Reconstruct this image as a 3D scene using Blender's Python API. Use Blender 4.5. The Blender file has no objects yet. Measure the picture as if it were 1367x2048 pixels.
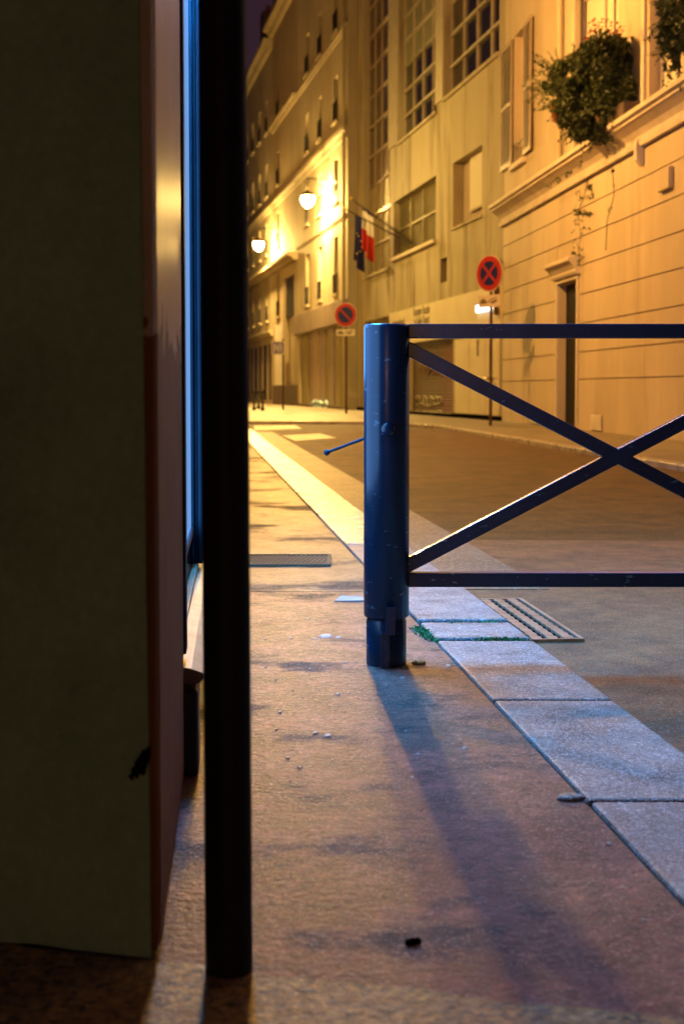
import bpy, math, random
from mathutils import Vector, Matrix
random.seed(7)
R = math.radians
SC = bpy.context.scene
COL = SC.collection

# ------------------------------------------------------------------ camera
EYE = 0.766                      # low viewpoint, about knee to hip height
PITCH = R(3.0)
FPX = 2844.0                     # 50 mm on a 24x36 portrait frame, in photograph pixels
PX0, PY0 = 683.5, 929.0
cam_data = bpy.data.cameras.new('camera')
cam = bpy.data.objects.new('camera', cam_data)
COL.objects.link(cam)
cam.location = (0, 0, EYE)
cam.rotation_euler = (R(90) - PITCH, 0, 0)
cam_data.sensor_width = 36.0
cam_data.sensor_fit = 'AUTO'
cam_data.lens = FPX / 2048 * 36
cam_data.shift_y = -(1024 - PY0) / 2048
cam_data.clip_start = 0.05
cam_data.clip_end = 2000
cam_data.dof.use_dof = True
cam_data.dof.focus_distance = 4.05
cam_data.dof.aperture_fstop = 5.6
SC.camera = cam

# ------------------------------------------------------------------ sky, exposure
world = bpy.data.worlds.new('World')
SC.world = world
world.use_nodes = True
wn = world.node_tree
wn.nodes.clear()
w_out = wn.nodes.new('ShaderNodeOutputWorld')
w_add = wn.nodes.new('ShaderNodeAddShader')
w_bg1 = wn.nodes.new('ShaderNodeBackground')
w_bg2 = wn.nodes.new('ShaderNodeBackground')
w_sky = wn.nodes.new('ShaderNodeTexSky')
w_sky.sky_type = 'NISHITA'
w_sky.sun_disc = False
w_sky.sun_elevation = R(-4)
w_sky.sun_rotation = R(200)
wn.links.new(w_sky.outputs[0], w_bg1.inputs[0])
w_bg1.inputs[1].default_value = 0.012
w_bg2.inputs[0].default_value = (0.030, 0.0135, 0.021, 1)     # town glow on the night haze
w_bg2.inputs[1].default_value = 1.0
wn.links.new(w_bg1.outputs[0], w_add.inputs[0])
wn.links.new(w_bg2.outputs[0], w_add.inputs[1])
wn.links.new(w_add.outputs[0], w_out.inputs[0])

SC.view_settings.view_transform = 'Standard'
SC.view_settings.look = 'None'
SC.view_settings.exposure = 0.0
SC.view_settings.gamma = 1.0
SC.view_settings.use_curve_mapping = False
SC.render.engine = 'CYCLES'
cy = SC.cycles
cy.use_denoising = True
try:
    cy.denoiser = 'OPENIMAGEDENOISE'
    cy.denoising_input_passes = 'RGB_ALBEDO_NORMAL'
except Exception:
    pass
cy.max_bounces = 6
cy.diffuse_bounces = 2
cy.glossy_bounces = 3
cy.sample_clamp_indirect = 4.0
cy.sample_clamp_direct = 0.0
cy.caustics_reflective = False
cy.caustics_refractive = False

LAMP_NEAR = (1.0, 0.47, 0.10)     # sodium light
LAMP_FAR = (1.0, 0.62, 0.15)
LAMP_L = 2050.0
SHOP_BLUE = (0.12, 0.44, 1.0)

# ------------------------------------------------------------------ measuring
def ray(px, py):
    x, y = px - PX0, -(py - PY0)
    return Vector((x, FPX * math.cos(PITCH) + y * math.sin(PITCH), -FPX * math.sin(PITCH) + y * math.cos(PITCH)))

def ground(px, py, z=0.0):
    v = ray(px, py)
    t = (z - EYE) / v.z
    return Vector((v.x * t, v.y * t, z))

def at_depth(px, py, y):
    v = ray(px, py)
    t = y / v.y
    return Vector((v.x * t, y, EYE + v.z * t))

class Facade:
    """vertical plane through o running away from the camera; P(s, z, n): along, up, out to the street"""
    def __init__(self, o, k, side):
        self.o = Vector((o[0], o[1], 0))
        L = math.hypot(1, k)
        self.u = Vector((-k / L, 1 / L, 0))
        self.n = Vector((-1 / L, -k / L, 0)) if side == 'right' else Vector((1 / L, k / L, 0))
    def P(self, s, z, n=0.0):
        return self.o + self.u * s + self.n * n + Vector((0, 0, z))
    def uv(self, px, py, n=0.0):
        v = ray(px, py)
        c = Vector((0, 0, EYE))
        t = ((self.o + self.n * n - c).dot(self.n)) / v.dot(self.n)
        p = c + v * t
        return (p - self.o).dot(self.u), p.z
    def S(self, px, py, n=0.0):
        return self.uv(px, py, n)[0]
    def Z(self, px, py, n=0.0):
        return self.uv(px, py, n)[1]

# ------------------------------------------------------------------ meshes
ORIGIN = {}

class MB:
    def __init__(self):
        self.v, self.f, self.sm = [], [], []
    def add(self, vs, fs, smooth=False):
        b = len(self.v)
        self.v += [Vector(p) for p in vs]
        self.f += [tuple(b + i for i in f) for f in fs]
        self.sm += [smooth] * len(fs)
    def hexa(self, c):
        self.add(c, [(0, 3, 2, 1), (4, 5, 6, 7), (0, 1, 5, 4), (1, 2, 6, 5), (2, 3, 7, 6), (3, 0, 4, 7)])
    def box(self, a, b):
        (x0, y0, z0), (x1, y1, z1) = a, b
        self.hexa([(x0, y0, z0), (x1, y0, z0), (x1, y1, z0), (x0, y1, z0), (x0, y0, z1), (x1, y0, z1), (x1, y1, z1), (x0, y1, z1)])
    def fbox(self, F, s0, s1, z0, z1, n0, n1):
        P = F.P
        self.hexa([P(s0, z0, n0), P(s1, z0, n0), P(s1, z0, n1), P(s0, z0, n1), P(s0, z1, n0), P(s1, z1, n0), P(s1, z1, n1), P(s0, z1, n1)])
    def bar(self, a, b, w, h, up=(0, 0, 1)):
        a, b = Vector(a), Vector(b)
        d = (b - a).normalized()
        up = Vector(up)
        x = d.cross(up)
        if x.length < 1e-4:
            x = d.cross(Vector((1, 0, 0)))
        x.normalize()
        y = x.cross(d).normalized()
        x, y = x * w / 2, y * h / 2
        self.hexa([a - x - y, a + x - y, b + x - y, b - x - y, a - x + y, a + x + y, b + x + y, b - x + y])
    def tube(self, pts, radii, n=10, caps=True, smooth=True):
        pts = [Vector(p) for p in pts]
        if not isinstance(radii, (list, tuple)):
            radii = [radii] * len(pts)
        rings = []
        ref = None
        for i, p in enumerate(pts):
            d = (pts[min(i + 1, len(pts) - 1)] - pts[max(i - 1, 0)]).normalized()
            if ref is None:
                ref = Vector((0, 0, 1)) if abs(d.z) < 0.9 else Vector((1, 0, 0))
            x = d.cross(ref).normalized()
            y = d.cross(x).normalized()
            rings.append([p + (x * math.cos(2 * math.pi * k / n) + y * math.sin(2 * math.pi * k / n)) * radii[i] for k in range(n)])
        vs = [q for r in rings for q in r]
        fs = [(i * n + k, i * n + (k + 1) % n, (i + 1) * n + (k + 1) % n, (i + 1) * n + k) for i in range(len(pts) - 1) for k in range(n)]
        self.add(vs, fs, smooth)
        if caps:
            self.add(rings[0], [tuple(range(n))])
            self.add(rings[-1], [tuple(reversed(range(n)))])
    def lathe(self, c, prof, n=24, smooth=True):
        """prof: (radius, z) from bottom to top about the vertical through c"""
        c = Vector(c)
        vs = [c + Vector((r * math.cos(2 * math.pi * k / n), r * math.sin(2 * math.pi * k / n), z)) for r, z in prof for k in range(n)]
        fs = [(i * n + k, i * n + (k + 1) % n, (i + 1) * n + (k + 1) % n, (i + 1) * n + k) for i in range(len(prof) - 1) for k in range(n)]
        self.add(vs, fs, smooth)
    def extrude(self, F, prof, s0, s1):
        """prof: (n, z) polygon swept along the facade, capped"""
        m = len(prof)
        vs = [F.P(s0, z, n) for n, z in prof] + [F.P(s1, z, n) for n, z in prof]
        fs = [(i, (i + 1) % m, m + (i + 1) % m, m + i) for i in range(m)] + [tuple(range(m)), tuple(reversed(range(m, 2 * m)))]
        self.add(vs, fs)
    def slab(self, poly, z0, z1):
        m = len(poly)
        vs = [(x, y, z0) for x, y in poly] + [(x, y, z1) for x, y in poly]
        fs = [(i, (i + 1) % m, m + (i + 1) % m, m + i) for i in range(m)] + [tuple(reversed(range(m))), tuple(range(m, 2 * m))]
        self.add(vs, fs)
    def build(self, name, mat, parent=None, bevel=0.0, fix=True):
        off = ORIGIN.get(parent.name, Vector()) if parent else Vector()
        me = bpy.data.meshes.new(name)
        me.from_pydata([tuple(p - off) for p in self.v], [], self.f)
        for p, s in zip(me.polygons, self.sm):
            p.use_smooth = s
        me.materials.append(mat)
        if fix:
            import bmesh
            bm = bmesh.new()
            bm.from_mesh(me)
            bmesh.ops.recalc_face_normals(bm, faces=bm.faces)
            bm.to_mesh(me)
            bm.free()
        o = bpy.data.objects.new(name, me)
        COL.objects.link(o)
        if parent:
            o.parent = parent
        ORIGIN[o.name] = off
        if bevel:
            md = o.modifiers.new('bevel', 'BEVEL')
            md.width = bevel
            md.segments = 2
            md.limit_method = 'ANGLE'
        return o

def thing(name, label, cat, loc, group=None, kind=None):
    o = bpy.data.objects.new(name, None)
    o.empty_display_size = 0.1
    COL.objects.link(o)
    o.location = loc
    ORIGIN[o.name] = Vector(loc)
    if label:
        o['label'] = label
    if cat:
        o['category'] = cat
    if group:
        o['group'] = group
    if kind:
        o['kind'] = kind
    return o

def tag(o, label, cat, group=None, kind=None):
    o['label'] = label
    if cat:
        o['category'] = cat
    if group:
        o['group'] = group
    if kind:
        o['kind'] = kind
    return o

# ------------------------------------------------------------------ materials
MATS = {}

def mat(name, col, rough=0.7, spec=0.4, col2=None, nscale=3.0, stretch=(1, 1, 1), fac=(0.35, 0.7),
        stain=None, sscale=1.0, sstretch=(1, 1, 1), sfac=(0.5, 0.75), srough=None,
        speck=None, spscale=60.0, spamt=0.5, bump=0.0, bscale=40.0, bdist=0.01, metal=0.0, island=0.0, coat=0.0,
        rvar=0.0, grain=None):
    m = bpy.data.materials.new(name)
    m.use_nodes = True
    nt = m.node_tree
    N, L = nt.nodes, nt.links
    b = N['Principled BSDF']
    b.inputs['Roughness'].default_value = rough
    b.inputs['Specular IOR Level'].default_value = spec
    b.inputs['Metallic'].default_value = metal
    b.inputs['Coat Weight'].default_value = coat
    b.inputs['Base Color'].default_value = (*col, 1)
    tc = N.new('ShaderNodeTexCoord')
    cur = None
    def noise(scale, st, detail=6.0, rgh=0.6):
        mp = N.new('ShaderNodeMapping')
        mp.inputs['Scale'].default_value = st
        L.new(tc.outputs['Object'], mp.inputs[0])
        t = N.new('ShaderNodeTexNoise')
        t.inputs['Scale'].default_value = scale
        t.inputs['Detail'].default_value = detail
        t.inputs['Roughness'].default_value = rgh
        L.new(mp.outputs[0], t.inputs['Vector'])
        return t.outputs['Fac']
    def ramp(src, lo, hi):
        r = N.new('ShaderNodeMapRange')
        r.inputs[1].default_value, r.inputs[2].default_value = lo, hi
        r.interpolation_type = 'SMOOTHSTEP'
        L.new(src, r.inputs[0])
        return r.outputs[0]
    def mix(f, a, bb, mode='MIX'):
        x = N.new('ShaderNodeMix')
        x.data_type = 'RGBA'
        x.blend_type = mode
        if isinstance(f, float):
            x.inputs[0].default_value = f
        else:
            L.new(f, x.inputs[0])
        for i, s in ((6, a), (7, bb)):
            if isinstance(s, tuple):
                x.inputs[i].default_value = (*s, 1)
            else:
                L.new(s, x.inputs[i])
        return x.outputs[2]
    cur = tuple(col)
    if col2:
        cur = mix(ramp(noise(nscale, stretch), *fac), cur, tuple(col2))
    sf = None
    if stain:
        sf = ramp(noise(sscale, sstretch, 5.0, 0.65), *sfac)
        cur = mix(sf, cur, tuple(stain))
    if speck:
        sp = N.new('ShaderNodeTexVoronoi')
        sp.inputs['Scale'].default_value = spscale
        L.new(tc.outputs['Object'], sp.inputs['Vector'])
        rr = N.new('ShaderNodeSeparateColor')
        L.new(sp.outputs['Color'], rr.inputs[0])
        f = ramp(rr.outputs[0], 1 - spamt, 1.0)
        cur = mix(f, cur, tuple(speck))
    if grain:
        for gs, ga in grain:
            gr_ = N.new('ShaderNodeMapRange')
            gr_.inputs[1].default_value, gr_.inputs[2].default_value = 0.32, 0.68
            gr_.inputs[3].default_value, gr_.inputs[4].default_value = 1 - ga, 1 + ga
            L.new(noise(gs, (1, 1, 1), 3.0, 0.7), gr_.inputs[0])
            vv = N.new('ShaderNodeVectorMath')
            vv.operation = 'SCALE'
            if isinstance(cur, tuple):
                vv.inputs[0].default_value = cur
            else:
                L.new(cur, vv.inputs[0])
            L.new(gr_.outputs[0], vv.inputs['Scale'])
            cur = vv.outputs[0]
    if island:
        g = N.new('ShaderNodeNewGeometry')
        mr = N.new('ShaderNodeMapRange')
        mr.inputs[3].default_value, mr.inputs[4].default_value = 1 - island, 1 + island
        L.new(g.outputs['Random Per Island'], mr.inputs[0])
        hv = N.new('ShaderNodeHueSaturation')
        L.new(mr.outputs[0], hv.inputs['Value'])
        if isinstance(cur, tuple):
            hv.inputs['Color'].default_value = (*cur, 1)
        else:
            L.new(cur, hv.inputs['Color'])
        cur = hv.outputs[0]
    if not isinstance(cur, tuple):
        L.new(cur, b.inputs['Base Color'])
    if srough is not None and sf is not None:
        r = N.new('ShaderNodeMapRange')
        r.inputs[3].default_value, r.inputs[4].default_value = rough, srough
        L.new(sf, r.inputs[0])
        L.new(r.outputs[0], b.inputs['Roughness'])
    elif rvar:
        r = N.new('ShaderNodeMapRange')
        r.inputs[1].default_value, r.inputs[2].default_value = 0.3, 0.7
        r.inputs[3].default_value, r.inputs[4].default_value = rough - rvar, rough + rvar
        L.new(noise(nscale * 1.7, stretch), r.inputs[0])
        L.new(r.outputs[0], b.inputs['Roughness'])
    if bump:
        bp = N.new('ShaderNodeBump')
        bp.inputs['Strength'].default_value = bump
        bp.inputs['Distance'].default_value = bdist
        L.new(noise(bscale, (1, 1, 1), 8.0, 0.65), bp.inputs['Height'])
        L.new(bp.outputs[0], b.inputs['Normal'])
    MATS[name] = m
    return m

def emit(name, col, strength):
    m = bpy.data.materials.new(name)
    m.use_nodes = True
    nt = m.node_tree
    nt.nodes.clear()
    o = nt.nodes.new('ShaderNodeOutputMaterial')
    e = nt.nodes.new('ShaderNodeEmission')
    e.inputs[0].default_value = (*col, 1)
    e.inputs[1].default_value = strength
    nt.links.new(e.outputs[0], o.inputs[0])
    return m

M_road = mat('asphalt_dark', (0.12, 0.052, 0.014), 0.65, 0.25, (0.06, 0.027, 0.008), 2.6, bump=0.9, bscale=90, bdist=0.014,
             speck=(0.20, 0.12, 0.055), spscale=260, spamt=0.25, grain=((6, .3), (60, .4)),
             stain=(0.035, 0.018, 0.007), sscale=0.7, sfac=(0.52, 0.7))
M_tan = mat('asphalt_tan', (0.25, 0.085, 0.026), 0.6, 0.3, (0.12, 0.04, 0.013), 3.1, bump=0.9, bscale=110, bdist=0.012,
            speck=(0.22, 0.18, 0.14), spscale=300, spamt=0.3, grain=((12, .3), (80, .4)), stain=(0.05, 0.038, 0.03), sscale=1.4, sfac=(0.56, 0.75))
M_pave = mat('asphalt_pavement', (0.36, 0.13, 0.10), 0.40, 0.33, (0.15, 0.054, 0.043), 6.0, fac=(0.32, 0.68), grain=((30, .42), (110, .38)),
             stain=(0.055, 0.035, 0.030), sscale=3.2, sstretch=(0.9, 1.25, 1), sfac=(0.52, 0.67), srough=0.65,
             speck=(0.42, 0.24, 0.17), spscale=260, spamt=0.22, bump=1.0, bscale=62, bdist=0.018)
M_pave2 = mat('asphalt_pavement_old', (0.29, 0.165, 0.10), 0.44, 0.45, (0.14, 0.08, 0.05), 4.4, fac=(0.3, 0.75), grain=((20, .35), (70, .35)),
              stain=(0.04, 0.028, 0.02), sscale=1.7, sstretch=(0.8, 1.0, 1), sfac=(0.50, 0.64), srough=0.7,
              speck=(0.3, 0.22, 0.16), spscale=300, spamt=0.2, bump=0.9, bscale=80, bdist=0.012)
M_thresh = mat('exposed_aggregate', (0.52, 0.31, 0.10), 0.45, 0.6, (0.24, 0.13, 0.045), 60, speck=(0.05, 0.035, 0.02), spscale=110, spamt=0.3, grain=((90, .5),),
               bump=1.0, bscale=70, bdist=0.014)
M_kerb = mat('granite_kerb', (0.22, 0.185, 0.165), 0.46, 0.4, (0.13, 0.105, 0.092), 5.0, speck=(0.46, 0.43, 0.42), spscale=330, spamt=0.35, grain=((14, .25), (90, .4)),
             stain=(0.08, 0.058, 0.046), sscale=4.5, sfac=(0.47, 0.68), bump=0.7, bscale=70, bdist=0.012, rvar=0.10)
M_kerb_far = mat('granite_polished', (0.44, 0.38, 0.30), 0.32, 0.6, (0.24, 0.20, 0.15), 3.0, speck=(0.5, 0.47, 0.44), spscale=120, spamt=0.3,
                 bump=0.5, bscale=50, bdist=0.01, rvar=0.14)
M_gutter = mat('gutter_concrete', (0.17, 0.115, 0.07), 0.55, 0.35, (0.10, 0.065, 0.04), 1.8, speck=(0.33, 0.27, 0.2), spscale=100, spamt=0.25,
               stain=(0.1, 0.07, 0.05), sscale=1.7, sfac=(0.55, 0.8), bump=0.4, bscale=40, bdist=0.008)
M_rpave = mat('far_pavement', (0.26, 0.22, 0.16), 0.55, 0.45, (0.19, 0.155, 0.115), 0.8, bump=0.3, bscale=30, bdist=0.01)
M_paint = mat('road_paint', (0.52, 0.46, 0.34), 0.55, 0.4, (0.34, 0.28, 0.2), 3.0, bump=0.2, bscale=60)
M_cream = mat('cream_render', (0.62, 0.52, 0.37), 0.8, 0.25, (0.50, 0.41, 0.28), 0.7, stretch=(1, 1, 0.35),
              stain=(0.38, 0.29, 0.19), sscale=1.0, sstretch=(1.2, 1.2, 0.16), sfac=(0.56, 0.8), bump=0.12, bscale=30)
M_trim = mat('cream_trim', (0.70, 0.62, 0.50), 0.7, 0.3, (0.58, 0.50, 0.39), 2.0, bump=0.08)
M_conc = mat('grey_cream_concrete', (0.47, 0.41, 0.28), 0.8, 0.25, (0.38, 0.325, 0.21), 0.6, stretch=(1, 1, 0.4),
             stain=(0.20, 0.155, 0.09), sscale=0.8, sstretch=(1.3, 1.3, 0.22), sfac=(0.50, 0.74), bump=0.12, bscale=25)
M_sign_band = mat('cream_board', (0.72, 0.64, 0.45), 0.55, 0.4, (0.66, 0.58, 0.40), 1.0)
M_lime = mat('pale_limewash', (0.46, 0.40, 0.29), 0.8, 0.25, (0.36, 0.305, 0.215), 0.5, stretch=(1, 1, 0.5),
             stain=(0.38, 0.32, 0.22), sscale=0.7, sstretch=(1, 1, 0.2), sfac=(0.55, 0.8), bump=0.1, bscale=15)
M_lime2 = mat('warm_limewash', (0.42, 0.345, 0.24), 0.8, 0.25, (0.33, 0.27, 0.185), 0.5, stretch=(1, 1, 0.5),
              stain=(0.34, 0.28, 0.2), sscale=0.6, sstretch=(1, 1, 0.2), sfac=(0.55, 0.8), bump=0.1, bscale=15)
M_dark = mat('dark_void', (0.008, 0.006, 0.005), 1.0, 0.0)
M_glass = mat('night_glass', (0.015, 0.013, 0.011), 0.07, 0.6)
M_glass_far = mat('dim_glass', (0.05, 0.042, 0.03), 0.15, 0.5)
M_opal = mat('green_opaque_panel', (0.27, 0.27, 0.17), 0.42, 0.5, (0.22, 0.22, 0.14), 1.0)
M_opal2 = mat('ochre_opaque_panel', (0.30, 0.26, 0.15), 0.6, 0.2, (0.27, 0.23, 0.13), 1.0)
M_w1 = mat('dim_window_panel', (0.16, 0.135, 0.075), 0.85, 0.05, (0.12, 0.10, 0.055), 1.0)
M_frame = mat('pale_frame', (0.52, 0.47, 0.36), 0.5, 0.4, (0.42, 0.37, 0.27), 3.0)
M_blind = mat('cream_blind', (0.70, 0.64, 0.50), 0.6, 0.3)
M_shutter = mat('shutter_paint', (0.40, 0.30, 0.22), 0.45, 0.4, (0.33, 0.25, 0.18), 3.0)
M_roll = mat('roller_shutter', (0.115, 0.07, 0.04), 0.4, 0.5, (0.075, 0.045, 0.028), 3.0, metal=0.2)
M_roll_red = mat('roller_shutter_red', (0.16, 0.06, 0.045), 0.45, 0.5, (0.11, 0.045, 0.035), 3.0, metal=0.1)
M_spray = mat('pale_spray', (0.5, 0.45, 0.33), 0.6, 0.3)
M_spray_blue = mat('blue_spray', (0.5, 0.75, 0.95), 0.5, 0.3)
M_mauve = mat('mauve_fascia', (0.33, 0.265, 0.25), 0.55, 0.4, (0.26, 0.21, 0.20), 1.0)
M_ptext = mat('dark_lettering', (0.13, 0.10, 0.05), 0.6, 0.3)
M_blue = mat('blue_paint', (0.003, 0.030, 0.075), 0.27, 0.5, (0.002, 0.020, 0.052), 5.0, coat=0.1, speck=(0.03, 0.08, 0.12), spscale=420, spamt=0.006,
             stain=(0.07, 0.16, 0.24), sscale=26, sstretch=(1, 1, 2.2), sfac=(0.645, 0.67), bump=0.10, bscale=22, bdist=0.004)
M_iron = mat('dark_iron', (0.02, 0.017, 0.014), 0.45, 0.5)
M_pole = mat('brown_black_pole', (0.005, 0.004, 0.004), 0.6, 0.2, (0.008, 0.006, 0.005), 6.0)
M_post = mat('rust_brown_post', (0.07, 0.03, 0.018), 0.5, 0.4)
M_grate = mat('worn_cast_iron', (0.55, 0.40, 0.27), 0.33, 0.5, (0.30, 0.2, 0.13), 12.0, metal=0.6, bump=0.2, bscale=80)
M_moss = mat('moss', (0.06, 0.22, 0.075), 0.7, 0.2, island=0.5)
M_gum = mat('old_gum', (0.50, 0.38, 0.33), 0.55, 0.3)
M_paper = mat('white_paper', (0.42, 0.37, 0.32), 0.6, 0.3)
M_olive = mat('olive_plaster', (0.28, 0.48, 0.30), 0.8, 0.2, (0.22, 0.38, 0.23), 3.0, grain=((60, .12),), stain=(0.14, 0.21, 0.11), sscale=1.4, sfac=(0.50, 0.75),
              bump=0.15, bscale=30)
M_under = mat('brown_plaster', (0.26, 0.15, 0.07), 0.75, 0.3, (0.17, 0.095, 0.045), 5.0, bump=0.3, bscale=50)
M_silt = mat('pale_wood_sill', (0.34, 0.25, 0.16), 0.5, 0.4, (0.22, 0.15, 0.09), 9.0)
M_bframe = mat('blue_shopfront', (0.010, 0.05, 0.085), 0.6, 0.2, (0.007, 0.035, 0.065), 5.0)
M_roof = mat('zinc_roof', (0.10, 0.095, 0.09), 0.5, 0.4)
M_chim = mat('chimney_brick', (0.16, 0.10, 0.07), 0.8, 0.2)
M_red = mat('sign_red', (0.32, 0.025, 0.022), 0.4, 0.4)
M_sblue = mat('sign_blue', (0.012, 0.018, 0.10), 0.4, 0.4)
M_swhite = mat('sign_white', (0.55, 0.48, 0.40), 0.45, 0.4)
M_violet = mat('sign_violet', (0.09, 0.05, 0.42), 0.4, 0.4)
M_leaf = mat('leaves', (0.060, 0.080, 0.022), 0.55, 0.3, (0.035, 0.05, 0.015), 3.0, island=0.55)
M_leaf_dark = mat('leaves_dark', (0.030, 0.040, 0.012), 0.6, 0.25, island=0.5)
M_flower = mat('red_flowers', (0.32, 0.05, 0.03), 0.6, 0.2, island=0.4)
M_terra = mat('terracotta', (0.38, 0.13, 0.055), 0.75, 0.2, (0.3, 0.1, 0.045), 8.0)
M_stem = mat('dry_stem', (0.12, 0.08, 0.04), 0.8, 0.2)
M_navy = mat('navy_cloth', (0.02, 0.022, 0.09), 0.8, 0.1)
M_wcloth = mat('white_cloth', (0.62, 0.58, 0.55), 0.8, 0.1)
M_rcloth = mat('red_cloth', (0.42, 0.035, 0.03), 0.8, 0.1)
M_yellow = mat('yellow_star', (0.6, 0.45, 0.06), 0.7, 0.1)
M_plinth = mat('dark_plinth', (0.10, 0.07, 0.055), 0.7, 0.3)

def pilaster_material():
    m = bpy.data.materials.new('peeling_pilaster')
    m.use_nodes = True
    nt = m.node_tree
    N, L = nt.nodes, nt.links
    b = N['Principled BSDF']
    g = N.new('ShaderNodeNewGeometry')
    sx = N.new('ShaderNodeSeparateXYZ')
    L.new(g.outputs['Position'], sx.inputs[0])
    t = N.new('ShaderNodeTexNoise')
    t.inputs['Scale'].default_value = 15.0
    t.inputs['Detail'].default_value = 5
    L.new(g.outputs['Position'], t.inputs['Vector'])
    a = N.new('ShaderNodeMath')
    a.operation = 'MULTIPLY_ADD'
    a.inputs[1].default_value = 0.24
    L.new(t.outputs[0], a.inputs[0])
    L.new(sx.outputs[2], a.inputs[2])
    r = N.new('ShaderNodeMapRange')
    r.inputs[1].default_value, r.inputs[2].default_value = 0.968, 0.976
    L.new(a.outputs[0], r.inputs[0])
    t2 = N.new('ShaderNodeTexNoise')
    t2.inputs['Scale'].default_value = 9.0
    t2.inputs['Detail'].default_value = 8
    L.new(g.outputs['Position'], t2.inputs['Vector'])
    up = N.new('ShaderNodeMix'); up.data_type = 'RGBA'
    up.inputs[6].default_value, up.inputs[7].default_value = (0.58, 0.48, 0.34, 1), (0.40, 0.32, 0.22, 1)
    L.new(t2.outputs[0], up.inputs[0])
    lo = N.new('ShaderNodeMix'); lo.data_type = 'RGBA'
    lo.inputs[6].default_value, lo.inputs[7].default_value = (0.28, 0.115, 0.020, 1), (0.13, 0.052, 0.010, 1)
    L.new(t2.outputs[0], lo.inputs[0])
    mx = N.new('ShaderNodeMix'); mx.data_type = 'RGBA'
    L.new(r.outputs[0], mx.inputs[0])
    L.new(lo.outputs[2], mx.inputs[6])
    L.new(up.outputs[2], mx.inputs[7])
    L.new(mx.outputs[2], b.inputs['Base Color'])
    rg = N.new('ShaderNodeMapRange')
    rg.inputs[3].default_value, rg.inputs[4].default_value = 0.72, 0.44
    L.new(r.outputs[0], rg.inputs[0])
    L.new(rg.outputs[0], b.inputs['Roughness'])
    b.inputs['Specular IOR Level'].default_value = 0.2
    bp = N.new('ShaderNodeBump')
    bp.inputs['Strength'].default_value = 0.15
    bp.inputs['Distance'].default_value = 0.01
    L.new(t2.outputs[0], bp.inputs['Height'])
    L.new(bp.outputs[0], b.inputs['Normal'])
    return m
M_pil = pilaster_material()

def lit_pane_material(name, col, strength):
    """frosted shop window lit from inside; the outer glass surface reflects by Fresnel and passes the rest"""
    m = bpy.data.materials.new(name)
    m.use_nodes = True
    nt = m.node_tree
    nt.nodes.clear()
    o = nt.nodes.new('ShaderNodeOutputMaterial')
    mx = nt.nodes.new('ShaderNodeMixShader')
    fr = nt.nodes.new('ShaderNodeFresnel')
    fr.inputs[0].default_value = 1.5
    e = nt.nodes.new('ShaderNodeEmission')
    e.inputs[0].default_value = (*col, 1)
    e.inputs[1].default_value = strength
    g = nt.nodes.new('ShaderNodeBsdfGlossy')
    g.inputs['Roughness'].default_value = 0.06
    nt.links.new(fr.outputs[0], mx.inputs[0])
    nt.links.new(e.outputs[0], mx.inputs[1])
    nt.links.new(g.outputs[0], mx.inputs[2])
    nt.links.new(mx.outputs[0], o.inputs[0])
    return m
M_lit = lit_pane_material('lit_frosted_glass', (0.22, 0.48, 1.0), 4.0)
M_lit2 = lit_pane_material('bright_frosted_glass', SHOP_BLUE, 6.0)
M_added_blue = emit('added_blue_emitter', (0.035, 0.36, 0.95), 430.0)  # glow of the added blue source above the shop window
M_globe_near = emit('lit_globe_near', LAMP_NEAR, LAMP_L)
M_globe_far = emit('lit_globe_far', LAMP_FAR, LAMP_L * 0.85)
M_globe_small = emit('lit_globe_small', LAMP_NEAR, LAMP_L * 0.95)
M_globe_mid = emit('lit_globe_mid', LAMP_NEAR, LAMP_L * 2.3)
M_globe_bend = emit('lit_globe_bend', (1.0, 0.60, 0.15), LAMP_L * 1.35)
M_bulk = emit('lit_bulkhead', (1.0, 0.93, 0.86), 4.0)

# ================================================================== the setting
ROAD_Z = -0.03
def struct(o):
    o['kind'] = 'structure'
    return o

m = MB(); m.add([(-400, -60, ROAD_Z), (400, -60, ROAD_Z), (400, 700, ROAD_Z), (-400, 700, ROAD_Z)], [(0, 1, 2, 3)])
struct(m.build('road', M_road))

KI = lambda y: 0.7216 - 0.1005 * y          # inner edge of the kerb beside the shop
KW = 0.295
GW = 0.37
LW = lambda y: -0.244 - 0.075 * (y - 1.88)  # shop wall line
Y_END = 27.0

def strip(name, xa, xb, y0, y1, z, material, n=24, z0=-0.3):
    ys = [y0 + (y1 - y0) * i / n for i in range(n + 1)]
    poly = [(xa(y), y) for y in ys] + [(xb(y), y) for y in reversed(ys)]
    mm = MB(); mm.slab(poly, z0, z)
    return struct(mm.build(name, material))

strip('pavement', lambda y: LW(y) - 0.3, lambda y: KI(y) - 0.008, 0.6, 5.37, 0.0, M_pave)
strip('pavement', lambda y: LW(y) - 0.3, lambda y: KI(y) - 0.008, 5.385, Y_END, 0.0, M_pave2)
ty = lambda x: 1.823 - 0.26 * (x + 0.11)
xs_ = [-2.2 + 0.1 * i for i in range(28)]
m = MB(); m.slab([(x, ty(x) + 0.008 * math.sin(x * 23) + 0.004 * math.sin(x * 61)) for x in xs_] + [(0.49, -4.0), (-2.2, -4.0)], -0.3, 0.0045)
struct(m.build('pavement_threshold', M_thresh))
m = MB(); m.slab([(LW(1.8) - .3, 1.8), (KI(1.8) - .02, 1.8), (KI(5.5) - .02, 5.5), (LW(5.5) - .3, 5.5)], -0.3, -0.014)
struct(m.build('pavement_bed', M_dark))
strip('gutter', lambda y: KI(y) + KW + 0.004, lambda y: KI(y) + KW + GW, 5.62, Y_END, ROAD_Z + 0.006, M_gutter, z0=-0.2)
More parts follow.
